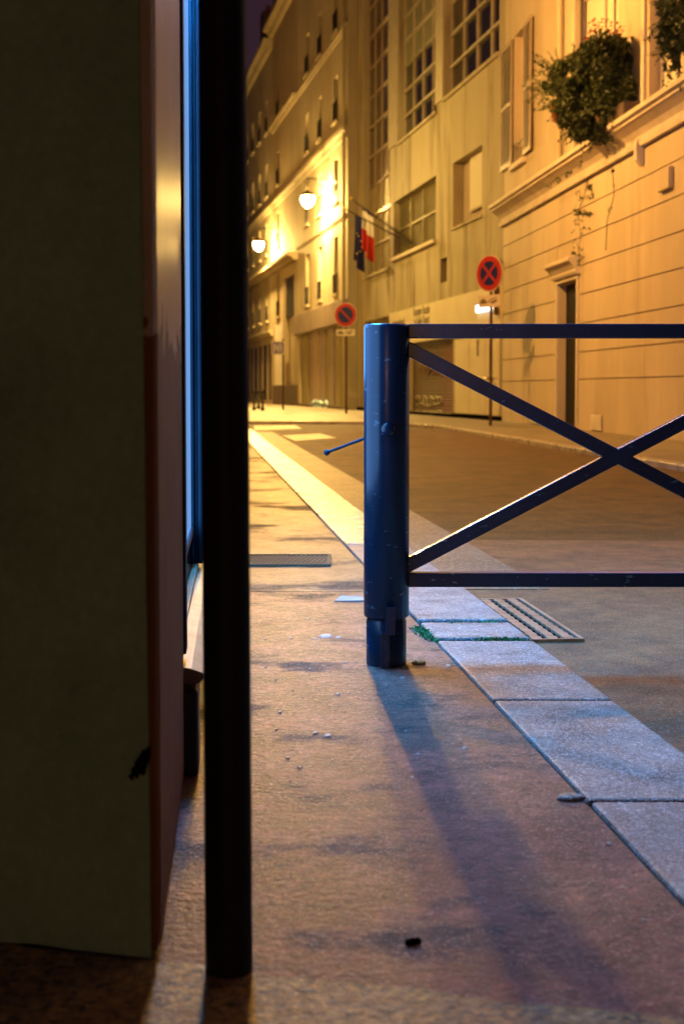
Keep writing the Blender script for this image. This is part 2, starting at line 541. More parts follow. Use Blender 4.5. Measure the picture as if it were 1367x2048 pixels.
# tan strip of roadway on this side of the dark asphalt
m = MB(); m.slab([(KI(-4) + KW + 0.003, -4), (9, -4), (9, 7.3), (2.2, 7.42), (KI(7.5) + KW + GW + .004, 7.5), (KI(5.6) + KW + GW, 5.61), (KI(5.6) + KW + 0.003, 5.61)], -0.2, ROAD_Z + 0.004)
struct(m.build('road_tan', M_tan))

# kerb: one granite stone after another, joints where the photograph has them
kerb = thing('kerb', None, None, (0, 0, 0), kind='structure')
jy = [-2.4, -1.45, -0.55, 0.30, 1.05, 1.78, ground(1367, 1605).y, ground(1220, 1402).y, ground(1050, 1281).y, ground(1000, 1245).y]
while jy[-1] < Y_END:
    jy.append(jy[-1] + random.choice([0.95, 1.1, 1.25, 1.4]))
for a, b in zip(jy[:-1], jy[1:]):
    g = 0.022 if abs(b - jy[9]) < .01 or abs(b - jy[8]) < .01 else 0.007
    g0 = 0.022 if abs(a - jy[9]) < .01 or abs(a - jy[8]) < .01 else 0.007
    mm = MB()
    dz = random.uniform(-0.003, 0.003)
    mm.slab([(KI(a + g0), a + g0), (KI(a + g0) + KW, a + g0), (KI(b - g) + KW, b - g), (KI(b - g), b - g)], -0.25, 0.006 + dz)
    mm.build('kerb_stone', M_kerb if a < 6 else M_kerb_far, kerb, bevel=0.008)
m = MB(); m.slab([(KI(-2.4), -2.4), (KI(-2.4) + KW, -2.4), (KI(Y_END) + KW, Y_END), (KI(Y_END), Y_END)], -0.25, -0.022)
m.build('joint_bed', M_dark, kerb)

# right hand pavement and its kerb
RK = [(4.5 - 0.0865 * y, y) for y in (-6, 2, 8, 13.9, 18, 22.2, 26, 29)] + [(1.55, 30.8), (0.55, 32.7), (-1.2, 33.3), (-3.0, 33.2), (-14, 33.0), (-40, 32)]
poly = [(x + 0.16 if y < 33 else x, y + (0 if y < 32 else 0.16)) for x, y in RK] + [(-40, 140), (40, 140), (40, -6)]
m = MB(); m.slab(poly, -0.3, 0.03)
struct(m.build('pavement', M_rpave))
kerb2 = thing('kerb', None, None, (0, 0, 0), kind='structure')
def along(pl, step):
    out = []
    for (x0, y0), (x1, y1) in zip(pl[:-1], pl[1:]):
        n = max(1, round(math.hypot(x1 - x0, y1 - y0) / step))
        for i in range(n):
            out.append((Vector((x0 + (x1 - x0) * i / n, y0 + (y1 - y0) * i / n)), Vector((x0 + (x1 - x0) * (i + 1) / n, y0 + (y1 - y0) * (i + 1) / n))))
    return out
for a, b in along(RK[2:12], 1.15):
    d = (b - a).normalized()
    q = Vector((d.y, -d.x)) * 0.17
    a2, b2 = a + d * 0.006, b - d * 0.006
    mm = MB()
    mm.slab([tuple(a2), tuple(a2 + q), tuple(b2 + q), tuple(b2)], -0.25, 0.036 + random.uniform(-.003, .003))
    mm.build('kerb_stone', M_kerb_far, kerb2, bevel=0.012)

# painted crossing blocks
for i, (c, lab) in enumerate(((((563, 872), (640, 868), (672, 877), (590, 883)), 'nearer pale painted block of the crossing on the road'),
                              (((507, 852), (590, 851), (603, 858), (509, 862)), 'farther pale painted block of the crossing beside the kerb'))):
    mm = MB(); mm.slab([tuple(ground(*p, z=ROAD_Z).xy) for p in c], ROAD_Z - 0.01, ROAD_Z + 0.009)
    struct(mm.build('road_marking', M_paint))

# ================================================================== buildings
def wall_holes(m, F, s0, s1, z0, z1, holes, depth, n=0.0):
    ss = sorted({s0, s1, *[min(max(h[i], s0), s1) for h in holes for i in (0, 1)]})
    zs = sorted({z0, z1, *[min(max(h[i], z0), z1) for h in holes for i in (2, 3)]})
    for a, b in zip(ss[:-1], ss[1:]):
        for c, d in zip(zs[:-1], zs[1:]):
            ms, mz = (a + b) / 2, (c + d) / 2
            if any(h[0] < ms < h[1] and h[2] < mz < h[3] for h in holes):
                continue
            m.add([F.P(a, c, n), F.P(b, c, n), F.P(b, d, n), F.P(a, d, n)], [(0, 1, 2, 3)])
    for h in holes:
        a, b, c, d = max(h[0], s0), min(h[1], s1), max(h[2], z0), min(h[3], z1)
        for p, q in (((a, c), (b, c)), ((b, c), (b, d)), ((b, d), (a, d)), ((a, d), (a, c))):
            m.add([F.P(*p, n), F.P(*q, n), F.P(*q, n - depth), F.P(*p, n - depth)], [(0, 1, 2, 3)])

def body(m, F, s0, s1, z0, z1, deep, n=-0.6):
    """solid mass of the house behind its street wall"""
    m.fbox(F, s0 + .004, s1 - .004, z0, z1 - .004, -deep, n)
    m.add([F.P(s0, z0, 0), F.P(s0, z1, 0), F.P(s0, z1, n), F.P(s0, z0, n)], [(0, 1, 2, 3)])
    m.add([F.P(s1, z0, 0), F.P(s1, z1, 0), F.P(s1, z1, n), F.P(s1, z0, n)], [(0, 1, 2, 3)])
    m.add([F.P(s0, z1, 0), F.P(s1, z1, 0), F.P(s1, z1, n), F.P(s0, z1, n)], [(0, 1, 2, 3)])

def pane_window(F, parent, s0, s1, z0, z1, n, cols=2, rows=1, pane=None, frame=None, fw=0.05, label=None):
    """window part: frame mesh with one pane object for each light"""
    mm = MB()
    mm.fbox(F, s0, s0 + fw, z0, z1, n, n + 0.05); mm.fbox(F, s1 - fw, s1, z0, z1, n, n + 0.05)
    mm.fbox(F, s0 + fw, s1 - fw, z0, z0 + fw, n, n + 0.05); mm.fbox(F, s0 + fw, s1 - fw, z1 - fw, z1, n, n + 0.05)
    for i in range(1, cols):
        s = s0 + (s1 - s0) * i / cols
        mm.fbox(F, s - fw / 2, s + fw / 2, z0 + fw, z1 - fw, n + .002, n + 0.048)
    for j in range(1, rows):
        z = z0 + (z1 - z0) * j / rows
        mm.fbox(F, s0 + fw, s1 - fw, z - fw / 2, z + fw / 2, n + .004, n + 0.046)
    w = mm.build('window', frame or M_frame, parent)
    for i in range(cols):
        for j in range(rows):
            a, b = s0 + (s1 - s0) * i / cols, s0 + (s1 - s0) * (i + 1) / cols
            c, d = z0 + (z1 - z0) * j / rows, z0 + (z1 - z0) * (j + 1) / rows
            pm = MB(); pm.fbox(F, a + .01, b - .01, c + .01, d - .01, n - 0.012, n - .002)
            pm.build('pane', pane or M_glass, w)
    return w

# ---------------- A: cream house on the right
gA = ground(1005, 845)
FA = Facade(gA.xy, 0.0875, 'right')
sA0, sA1 = FA.S(1367, 700) - 14.0, 0.0
house = thing('cream_house', 'cream rendered house with banded ground floor, heavy ledge and flower boxes at right', 'house', FA.P(-8, 0))
zc0 = FA.Z(1003, 456)            # foot of the ledge
zc1 = FA.Z(1003, 413)            # its top
dS0, dS1 = FA.S(1155, 700), FA.S(1116, 700)          # door
dZ = FA.Z(1135, 566)
holes = [(dS0, dS1, -0.1, dZ)]
# upper windows
w1 = (FA.S(1050, 200), FA.S(1027, 200), FA.Z(1038, 322), FA.Z(1038, 62))
w2 = (FA.S(1235, 100), FA.S(1146, 100), zc1 + 0.04, zc1 + 3.0)
w3 = (FA.S(1297, 100) - 1.6, FA.S(1297, 100), zc1 + 0.04, zc1 + 3.0)
holes += [w1, w2, w3]
m = MB()
wall_holes(m, FA, sA0, sA1, -0.02, 13.0, holes, 0.30)
body(m, FA, sA0, sA1, -0.02, 13.0, 9.0, n=-0.32)
m.build('wall', M_cream, house)
# banded courses with sunk joints
zj = [FA.Z(1010, y) for y in (763, 720, 675, 629, 583, 538, 493)]
zlev = [0.0] + zj + [zc0 - 0.02]
pil = FA.S(1021, 700)
for c, d in zip(zlev[:-1], zlev[1:]):
    for a, b in ((sA0 + 0.01, dS0 - 0.13), (dS1 + 0.13, pil - 0.012), (pil + 0.012, sA1 - 0.01)):
        if d - 0.012 > dZ and c < dZ + 0.35 and a == sA0 + 0.01:
            pass
        mm = MB(); mm.fbox(FA, a, b, c + 0.012, d - 0.012, 0.0015, 0.022)
        mm.build('stone_course', M_cream, house)
    if c > dZ + 0.3:
        mm = MB(); mm.fbox(FA, dS0 - 0.13 + .001, dS1 + 0.13 - .001, c + 0.012, d - 0.012, 0.0015, 0.022)
        mm.build('stone_course', M_cream, house)
# ledge between the storeys
H = zc1 - zc0
prof = [(-0.05, zc0), (0.10, zc0), (0.12, zc0 + H * .16), (0.05, zc0 + H * .20), (0.07, zc0 + H * .34), (0.14, zc0 + H * .50), (0.26, zc0 + H * .66),
        (0.30, zc0 + H * .70), (0.30, zc0 + H * .78), (0.36, zc0 + H * .82), (0.36, zc0 + H * .93), (0.33, zc0 + H), (-0.05, zc0 + H)]
m = MB(); m.extrude(FA, prof, sA0 + 0.05, sA1 + 0.10)
m.build('ledge', M_trim, house)
# console under the ledge
cs, cz = FA.uv(1287, 300)
m = MB(); m.extrude(FA, [(0.0, cz - .22), (0.07, cz - .26), (0.15, cz - .16), (0.16, cz + .1), (0.13, cz + .16), (0.0, cz + .16)], cs - .08, cs + .05)
m.build('console', M_trim, house, bevel=0.015)
# flat box on the wall
b0, b1 = FA.uv(1325, 388), FA.uv(1349, 332)
m = MB(); m.fbox(FA, b1[0], b0[0], b0[1] + .02, b1[1], 0.022, 0.10)
m.build('meter_box', M_cream, house, bevel=0.008)
# door: frame, leaf, hood
m = MB()
m.fbox(FA, dS0 - 0.11, dS0 - .001, 0.0, dZ + 0.02, 0.0, 0.05); m.fbox(FA, dS1 + .001, dS1 + 0.11, 0.0, dZ + 0.02, 0.0, 0.05)
m.fbox(FA, dS0 - 0.11, dS1 + 0.11, dZ + 0.022, dZ + 0.10, 0.0, 0.055)
fr = m.build('door_frame', M_trim, house, bevel=0.006)
m = MB(); m.fbox(FA, dS0 + 0.002, dS1 - 0.002, 0.02, dZ - .002, -0.20, -0.145)
for k in range(3):
    z = 0.2 + k * (dZ - .3) / 3
    m.fbox(FA, dS0 + .1, dS1 - .1, z, z + (dZ - .3) / 3 - .12, -0.145, -0.13)
dr = m.build('door', M_pole, house)
m = MB(); m.tube([FA.P(dS0 + .15, 1.05, -.125), FA.P(dS0 + .15, 1.2, -.125)], .012); m.build('handle', M_grate, dr)
hz0, hz1 = dZ + 0.101, dZ + 0.42
m = MB(); m.extrude(FA, [(0.0, hz0), (0.10, hz0), (0.13, hz0 + .05), (0.11, hz0 + .08), (0.20, hz0 + .20), (0.26, hz0 + .24), (0.26, hz1 - .03), (0.22, hz1), (0.0, hz1)], dS0 - 0.22, dS1 + 0.22)
m.build('door_hood', M_trim, house)
# grilles
for (x0, y0, x1, y1) in ((1185, 862, 1206, 829), (1064, 847, 1082, 838)):
    a, b = FA.uv(x1, y0), FA.uv(x0, y1)
    gz0, gz1 = max(0.06, min(a[1], b[1])), max(a[1], b[1])
    m = MB(); m.fbox(FA, a[0], b[0], gz0, gz1, 0.021, 0.028); g = m.build('vent_grille', M_dark, house)
    n = 6 if gz1 - gz0 > .25 else 3
    for k in range(n):
        z = gz0 + (gz1 - gz0) * (k + .2) / n
        mm = MB(); mm.hexa([FA.P(a[0], z, .03), FA.P(b[0], z, .03), FA.P(b[0], z - .01, .05), FA.P(a[0], z - .01, .05),
                            FA.P(a[0], z + .035, .03), FA.P(b[0], z + .035, .03), FA.P(b[0], z + .006, .05), FA.P(a[0], z + .006, .05)])
        mm.build('slat', M_trim, g)
# upper windows: blinds behind frames
for w, pm in ((w1, M_shutter), (w2, M_blind), (w3, M_blind)):
    pane_window(FA, house, w[0], w[1], w[2], w[3], -0.22, 2, 2, pane=pm, frame=M_trim, fw=0.07)
m = MB(); m.fbox(FA, w1[0] - .12, w1[1] + .12, w1[2] - .13, w1[2] - .01, 0.0, 0.10); m.build('sill', M_trim, house, bevel=.01)
for s in (FA.S(1150, 60), FA.S(1229, 60), FA.S(1289, 100)):
    m = MB(); m.fbox(FA, s - .07, s + .07, zc1 + .01, 12.5, 0.0, 0.05); m.build('window_surround', M_trim, house, bevel=.008)
m = MB(); m.tube([FA.P(FA.S(1128, 60), zc1 + .01, .09), FA.P(FA.S(1128, 60), 12.9, .09)], .055, 10); m.build('downpipe', M_cream, house)
# shutters of the far upper window
def shutter(s0, n0, s1, n1, z0, z1, flat):
    """louvred leaf between two plan points on the wall"""
    t = 0.035
    a, b = FA.P(s0, 0, n0), FA.P(s1, 0, n1)
    d = (b - a).normalized(); q = Vector((d.y, -d.x, 0))
    if q.dot(FA.n) < 0:
        q = -q
    def bx(m, u0, u1, z0, z1, o0, o1):
        c = [a + d * u0 + q * o0, a + d * u1 + q * o0, a + d * u1 + q * o1, a + d * u0 + q * o1]
        m.hexa([v + Vector((0, 0, z0)) for v in c] + [v + Vector((0, 0, z1)) for v in c])
    W = (b - a).length
    m = MB()
    bx(m, 0, .07, z0, z1, 0, t); bx(m, W - .07, W, z0, z1, 0, t)
    for zz in (z0, (z0 + z1) / 2 - .05, z1 - .1):
        bx(m, .07, W - .07, zz, zz + .1, 0, t)
    o = m.build('shutter', M_shutter, house)
    lm = MB()
    z = z0 + .12
    while z < z1 - .13:
        if abs(z - (z0 + z1) / 2) > .08:
            c = [a + d * .07 + q * .004, a + d * (W - .07) + q * .004, a + d * (W - .07) + q * .03, a + d * .07 + q * .03]
            zz = [0.03, 0.03, 0, 0]
            lm.hexa([v + Vector((0, 0, z + h)) for v, h in zip(c, zz)] + [v + Vector((0, 0, z + h + .008)) for v, h in zip(c, zz)])
        z += .045
    lo = lm.build('louvres', M_shutter, o)
    lo['kind'] = 'stuff'
sw = (w1[1] - w1[0])
shutter(w1[1] + .03, .03, min(w1[1] + 1.15, FA.S(1004, 200)), .05, w1[2] + .02, w1[3] - .05, True)
shutter(w1[0] - .03, .03, FA.S(1068, 200), .07, w1[2] + .02, w1[3] - .05, False)
m = MB()
for k in range(5):
    s = w1[0] + .1 + (w1[1] - w1[0] - .2) * k / 4
    m.tube([FA.P(s, w1[2], .02), FA.P(s, w1[2] + .42, .02)], .012, 6)
m.tube([FA.P(w1[0] + .02, w1[2] + .42, .02), FA.P(w1[1] - .02, w1[2] + .42, .02)], .018, 6)
m.build('window_guard', M_iron, house)

# ---------------- B: modern block
FB = Facade(gA.xy, 0.166, 'right')
sB0 = 0.02
sB1 = FB.S(713, 700)
HB = 17.0
block = thing('modern_block', 'stained concrete block with tall glazed bays, flagpoles and a lettered band', 'building', FB.P(9, 0))
bay1 = (FB.S(779, 400), FB.S(727, 400), FB.Z(735, 552), 16.4)
bay2 = (FB.S(873, 200), FB.S(797, 200), FB.Z(800, 283), 16.4)
bay3 = (FB.S(998, 60), FB.S(889, 60), FB.Z(890, 196), 16.4)
W1 = (FB.S(871, 420), FB.S(787, 420), FB.Z(829, 498), FB.Z(829, 378))
W2 = (FB.S(963, 380), FB.S(905, 380), FB.Z(934, 443), FB.Z(934, 308))
W3 = (FB.S(893, 540), FB.S(880, 540), FB.Z(886, 565), FB.Z(886, 516))
zb0, zb1 = FB.Z(905, 674), FB.Z(905, 595)            # lettered band
sBand1 = FB.S(782, 640)
RS = (FB.S(905, 760), FB.S(815, 760), 0.12, FB.Z(880, 672))
ENT = (FB.S(779, 700), FB.S(728, 700), 0.0, FB.Z(765, 634))
holesB = [bay1, bay2, bay3, W1, W2, W3, RS, ENT]
m = MB()
wall_holes(m, FB, sB0, sB1, -0.02, HB, holesB, 0.28)
body(m, FB, sB0, sB1, -0.02, HB, 9.0, n=-0.30)
m.build('wall', M_conc, block)
# expansion joint / downpipe on the facade
for px in (803, 826):
    s = FB.S(px, 580)
    m = MB(); m.fbox(FB, s - .03, s + .03, zb1 + .05, FB.Z(px, 520), 0.0, 0.012); m.build('wall_seam', M_conc, block)
# pilasters between the bays, slightly proud
for a, b, zlo in ((bay1[0], bay2[1], bay2[2]), (bay2[0], bay3[1], bay3[2])):
    m = MB(); m.fbox(FB, b + .02, a - .02, zlo, HB - .1, 0.0, 0.06); m.build('pilaster', M_frame, block)
# lower rim of the bays
for bay in (bay1, bay2, bay3):
    m = MB(); m.fbox(FB, bay[0] - .05, bay[1] + .05, bay[2] - .10, bay[2] - .002, 0.0, 0.07); m.build('sill', M_conc, block)
def bay_window(bay, cols, rh, pick, fm=None):
    s0, s1, z0, z1 = bay
    rows = int((z1 - z0) / rh)
    rh = (z1 - z0) / rows
    m = MB()
    n = -0.24
    for i in range(cols + 1):
        s = s0 + (s1 - s0) * i / cols
        a = 0.03
        m.fbox(FB, max(s0, s - a / 2), min(s1, s + a / 2), z0, z1, n, n + .07)
    for j in range(rows + 1):
        z = z0 + rh * j
        t = 0.075 if j % 3 in (1, 2) else 0.035
        m.fbox(FB, s0 + .01, s1 - .01, max(z0, z - t / 2), min(z1, z + t / 2), n + .01, n + .09)
    w = m.build('glazed_bay', fm or M_frame, block)
    for i in range(cols):
        for j in range(rows):
            a, b = s0 + (s1 - s0) * i / cols, s0 + (s1 - s0) * (i + 1) / cols
            pm = MB(); pm.fbox(FB, a + .012, b - .012, z0 + rh * j + .01, z0 + rh * (j + 1) - .01, n - .01, n + random.uniform(.004, .012))
            pm.build('pane', pick(i, j), w)
bay_window(bay1, 4, 1.05, lambda i, j: M_opal2 if j < 3 else (M_glass_far if j % 4 != 3 else M_roll), M_shutter)  # lit lower rows ochre, shaded upper rows and frame dark, all by colour
bay_window(bay2, 4, 0.74, lambda i, j: M_glass if j < 3 else (M_opal if j < 6 else (M_glass if j % 6 < 3 else M_opal)))
bay_window(bay3, 4, 0.80, lambda i, j: M_glass if j < 3 else M_opal)
# first floor strip window
w = pane_window(FB, block, W1[0] + .55, W1[1], W1[2], W1[3], -0.2, 3, 2, pane=M_w1, frame=M_opal2, fw=.05)
m = MB(); m.fbox(FB, W1[0], W1[0] + .55, W1[2], W1[3], -0.27, -0.25); m.build('open_casement', M_shutter, block)
m = MB(); m.fbox(FB, W1[0] - .1, W1[1] + .1, W1[2] - .10, W1[2] - .002, 0.0, 0.12); m.build('sill', M_trim, block)
# window with the half lowered roller blind
m = MB(); m.fbox(FB, W2[0] + .02, W2[1] - .02, W2[2], W2[3], -0.29, -0.27); m.build('window_back', M_shutter, block)
zz = FB.Z(940, 412)
m = MB(); m.fbox(FB, FB.S(953, 360), FB.S(924, 360), zz, W2[3] - .01, -0.24, -0.20)
m.build('roller_blind', M_blind, block)
m = MB(); m.fbox(FB, FB.S(960, 360), FB.S(954, 360), W2[2], W2[3], -0.2, -0.12); m.fbox(FB, FB.S(953, 360), FB.S(924, 360), zz - .06, zz - .002, -0.25, -0.18)
m.build('window_frame', M_frame, block)
m = MB(); m.fbox(FB, W2[0] - .05, W2[1] + .05, W2[2] - .06, W2[2] - .002, 0.0, 0.05); m.build('sill', M_conc, block)
m = MB(); m.fbox(FB, W3[0], W3[1], W3[2], W3[3], -0.27, -0.25); m.build('small_window', M_dark, block)
# lettered band
m = MB(); m.fbox(FB, sB0 + .02, sBand1, zb0, zb1, 0.0, 0.07)
band = m.build('sign_band', M_sign_band, block)
def text_on(F, body_, px, py, size, parent, name='lettering', n=0.075):
    c = bpy.data.curves.new(name, 'FONT')
    c.body = body_
    c.size = size
    c.extrude = 0.003
    c.align_x = 'LEFT'
    c.materials.append(M_ptext)
    o0 = bpy.data.objects.new(name, c)
    COL.objects.link(o0)
    bpy.context.view_layer.update()
    me = bpy.data.meshes.new_from_object(o0)
    bpy.data.objects.remove(o0)
    o = bpy.data.objects.new(name, me)
    COL.objects.link(o)
    s, z = F.uv(px, py)
    ux = -F.u if F.n.x < 0 else F.u         # reading direction: towards the camera on right hand walls
    mx = Matrix((ux, Vector((0, 0, 1)), F.n)).transposed().to_4x4()
    o.rotation_euler = mx.to_euler()
    o.parent = parent
    o.location = F.P(s, z, n) - ORIGIN[parent.name]
    return o
text_on(FB, 'Routier Fiscale', 831, 633, 0.36, band)
text_on(FB, 'la Salle Ouest', 833, 652, 0.36, band)
text_on(FB, 'international', 789, 655, 0.36, band)
# roller shutter with ribs, graffiti on it
def roller(s0, s1, z0, z1, mt):
    m = MB()
    z = z0
    while z < z1 - .02:
        h = min(.085, z1 - z)
        m.add([FB.P(s0, z, -.17), FB.P(s1, z, -.17), FB.P(s1, z + h * .5, -.145), FB.P(s0, z + h * .5, -.145)], [(0, 1, 2, 3)])
        m.add([FB.P(s0, z + h * .5, -.145), FB.P(s1, z + h * .5, -.145), FB.P(s1, z + h, -.17), FB.P(s0, z + h, -.17)], [(0, 1, 2, 3)])
        z += h
    o = m.build('roller_shutter', mt, block)
    return o
sm = FB.S(874, 760)
r1 = roller(sm, RS[1], RS[2], RS[3], M_roll)
r2 = roller(RS[0], sm - .02, RS[2], RS[3], M_roll_red)
m = MB(); m.fbox(FB, RS[0], RS[1], -.02, RS[2] - .002, -.26, 0.01); m.build('threshold', M_dark, block)
def scrawl(F, parent, px0, px1, py, amp, n, mt, w=.022, loops=7, seed=1):
    rnd = random.Random(seed)
    m = MB()
    for k in range(loops):
        cx = px0 + (px1 - px0) * (k + .5) / loops
        pts = []
        a0 = rnd.uniform(0, 6.28)
        for i in range(8):
            a = a0 + i * rnd.uniform(.6, .9)
            s, z = F.uv(cx + math.cos(a) * (px1 - px0) / loops * .6, py + math.sin(a) * amp * rnd.uniform(.5, 1.1))
            pts.append(F.P(s, max(z, .05), n))
        m.tube(pts, w, 5)
    return m.build('graffiti', mt, parent)
scrawl(FB, r1, 822, 872, 802, 11, -.143, M_spray, seed=3)
scrawl(FB, r1, 822, 872, 826, 5, -.143, M_spray, seed=5, loops=8, w=.02)
scrawl(FB, r1, 832, 868, 742, 8, -.143, M_roll_red, seed=8, loops=4, w=.02)
# white metal doors to the right of the shutter
dz = FB.Z(950, 668)
for a, b in ((911, 940), (941, 972), (974, 999)):
    m = MB(); m.fbox(FB, FB.S(b, 760), FB.S(a, 760), 0.15, dz - .08, 0.0, 0.035)
    o = m.build('door_leaf', M_sign_band, block, bevel=.01)
    mm = MB(); mm.fbox(FB, FB.S(b, 760) + .1, FB.S(a, 760) - .1, 1.05, dz - .3, 0.036, 0.046); mm.build('door_panel', M_sign_band, o, bevel=.008)
    if a == 941:
        hh = MB(); hs, hz = FB.uv(958, 712); hh.fbox(FB, hs - .07, hs + .04, hz, hz + .4, .047, .06); hh.build('notice', M_roll, o)
m = MB(); m.tube([FB.P(FB.S(979, 745), 1.05, .06), FB.P(FB.S(979, 745), 1.05, .16), FB.P(FB.S(990, 745), 1.05, .16), FB.P(FB.S(990, 745), 1.05, .06)], .03, 8)
m.build('door_rail', M_grate, block)
m = MB(); m.fbox(FB, sB0 + .05, FB.S(905, 760) - .05, -0.01, 0.14, 0.0, 0.03); m.build('base_strip', M_dark, block)
m = MB(); m.fbox(FB, FB.S(815, 760), sB1, -0.01, 0.14, 0.0, 0.03); m.build('base_strip', M_dark, block)
m = MB(); m.fbox(FB, ENT[0], ENT[1], 0, ENT[3], -.28, -.26); m.build('entrance_door', M_conc, block)
# lit bulkhead lamp under the band
bl = thing('wall_lamp', 'small lit white bulkhead lamp under the lettered band, behind the round sign', 'lamp', FB.P(FB.S(976, 616), FB.Z(976, 616), .07))
sL = FB.S(976, 616); zL = FB.Z(976, 615)
m = MB(); m.fbox(FB, sL - .75, sL + .75, zL + .09, zL + .13, 0.072, 0.16); m.build('lamp_housing', M_frame, bl)
m = MB(); m.fbox(FB, sL - .68, sL + .68, zL - .09, zL + .085, 0.074, 0.145); m.build('diffuser', M_bulk, bl, bevel=.015)
# downpipe at the joint with the cream house
pp = thing('downpipe', 'dark rainwater pipe in the corner between cream house and concrete block', 'pipe', FB.P(0.16, 0, .1))
z5 = FB.Z(1003, 540)
m = MB(); m.tube([FB.P(0.18, zb1 * .78, .13), FB.P(0.18, z5, .13)], .06, 10); m.build('pipe', M_post, pp)
m = MB(); m.lathe(FB.P(0.18, z5 - .12, .13), [(.06, 0), (.12, .14), (.13, .3), (.10, .36), (0, .36)], 12); m.build('hopper', M_post, pp)
m = MB(); m.fbox(FB, .1, .26, z5 - .6, z5 - .55, 0.0, .12); m.build('clip', M_post, pp)

# flags on their poles
def flag(name, label, base, tip, ua, ub, drop, bands, fold, n_tip):
    s, z = FB.uv(*base)
    p0 = FB.P(s, z + .05, 0.10)
    s1, z1 = FB.uv(*tip, n=n_tip)
    p1 = FB.P(s1, z1, n_tip)
    t = thing(name, label, 'flag', p0, group='flags on the concrete block')
    m = MB(); m.tube([p0, p1], [.028, .02], 8); m.build('flagpole', M_iron, t)
    m = MB(); m.lathe(p1 - Vector((0, 0, .05)), [(0, 0), (.05, .02), (.06, .06), (.03, .12), (0, .14)], 10); m.build('finial', M_yellow, t)
    d = p1 - p0
    rows, cols = 24, 20
    def pt(u, v):
        q = p0 + d * (ua + (ub - ua) * u)
        w = math.sin(u * fold * math.pi * 2 + v * 1.5) * (.05 + .12 * v)
        sh = v * .28
        return q + Vector((w * .6, w, -drop * v * (1 - .18 * u))) + d.normalized() * (-sh * (u - .5) * .9)
    for nm, v0, v1, mt in bands:
        mm = MB()
        k = max(2, int(rows * (v1 - v0)))
        vs = [pt(i / cols, v0 + (v1 - v0) * j / k) for j in range(k + 1) for i in range(cols + 1)]
        fs = [(j * (cols + 1) + i, j * (cols + 1) + i + 1, (j + 1) * (cols + 1) + i + 1, (j + 1) * (cols + 1) + i) for j in range(k) for i in range(cols)]
        mm.add(vs, fs, True)
        o = mm.build(nm, mt, t, fix=False)
        md = o.modifiers.new('thick', 'SOLIDIFY'); md.thickness = .006
    return t, pt
flag('tricolour_flag', 'red and white striped cloth flag on the upper sloping pole', (829, 489), (702, 398), .62, .79, 1.55,
     (('blue_band', 0, .06, M_navy), ('white_band', .061, .5, M_wcloth), ('red_band', .501, 1, M_rcloth)), 1.6, 1.3)
t2, pt2 = flag('navy_flag', 'dark navy flag with small yellow stars on the lower sloping pole', (826, 491), (688, 417), .69, .84, 1.75,
               (('navy_cloth', 0, .62, M_navy), ('navy_cloth', .621, 1, M_navy)), 1.4, 1.5)
for k in range(12):
    a = k * math.pi / 6
    q = pt2(.5 + .3 * math.cos(a), .55 + .2 * math.sin(a)) + FB.n * .02 + Vector((0, -.05, 0))
    m = MB()
    vs = [q + Vector((math.sin(i * math.pi / 5) * (.03 if i % 2 == 0 else .012), -.004 * 0, math.cos(i * math.pi / 5) * (.03 if i % 2 == 0 else .012))) for i in range(10)]
    m.add(vs, [tuple(range(10))]); o = m.build('star', M_yellow, t2)
    md = o.modifiers.new('thick', 'SOLIDIFY'); md.thickness = .004

# ---------------- C: older houses round the bend
cC = FB.P(sB1, 0, 0) + Vector((-0.32, -0.25, 0))
FC = Facade(cC.xy, 0.176, 'right')
rowsC = [(8.0, 9.7), (11.1, 12.8), (14.5, 16.2)]
def old_house(name, label, s0, s1, top, mt, cols, low, lowh, cor, depth=.28):
    h = thing(name, label, 'house', FC.P((s0 + s1) / 2, 0))
    hl = []
    for c in cols:
        for z0, z1 in rowsC:
            hl.append((c - .5, c + .5, z0, z1))
        hl.append((c - .5, c + .5, 4.5, 6.7))
    hl += low
    m = MB()
    wall_holes(m, FC, s0, s1, -0.02, top, hl, depth)
    body(m, FC, s0, s1, -0.02, top, 8.0, n=-.3)
    m.build('wall', mt, h)
    for i, w in enumerate(hl[:len(hl) - len(low)] if low else hl):
        m = MB(); m.fbox(FC, w[0], w[1], w[2], w[3], -.27, -.24)
        wo = m.build('window', M_glass_far, h)
        m = MB()
        mid = (w[0] + w[1]) / 2
        m.fbox(FC, mid - .03, mid + .03, w[2], w[3], -.238, -.2); m.fbox(FC, w[0], w[1], w[2] + .9, w[2] + .95, -.238, -.205)
        m.build('frame', M_frame, wo)
        m = MB(); m.fbox(FC, w[0] - .1, w[1] + .1, w[2] - .12, w[2] - .004, 0, .12); m.build('sill', mt, wo)
        m = MB()
        for q in range(7):
            s = w[0] + .05 + q * .15
            m.tube([FC.P(s, w[2], .05), FC.P(s, w[2] + .75, .05)], .014, 5)
        m.tube([FC.P(w[0], w[2] + .75, .05), FC.P(w[1], w[2] + .75, .05)], .022, 5)
        m.build('window_guard', M_iron, wo)
    for z, out, hh in cor:
        m = MB(); m.extrude(FC, [(0, z), (out * .4, z), (out * .6, z + hh * .4), (out, z + hh * .6), (out, z + hh), (0, z + hh)], s0 + .01, s1 - .01)
        m.build('cornice', mt, h)
    return h
sc1 = 13.0
low1 = [(0.5, 12.4, 0.15, 3.25)]
hC1 = old_house('street_house', 'bright lamplit house with mauve shop fascia and boarded shopfront', 0.0, sc1, 19.6, M_lime, [2.65, 6.5, 10.0], low1, 0,
                [(10.1, .2, .4), (14.0, .1, .25), (19.1, .35, .4), (7.15, .08, .15)])
m = MB(); m.fbox(FC, 0.02, 13.6, 3.28, 4.15, 0.0, 0.22); m.build('shop_fascia', M_mauve, hC1, bevel=.02)
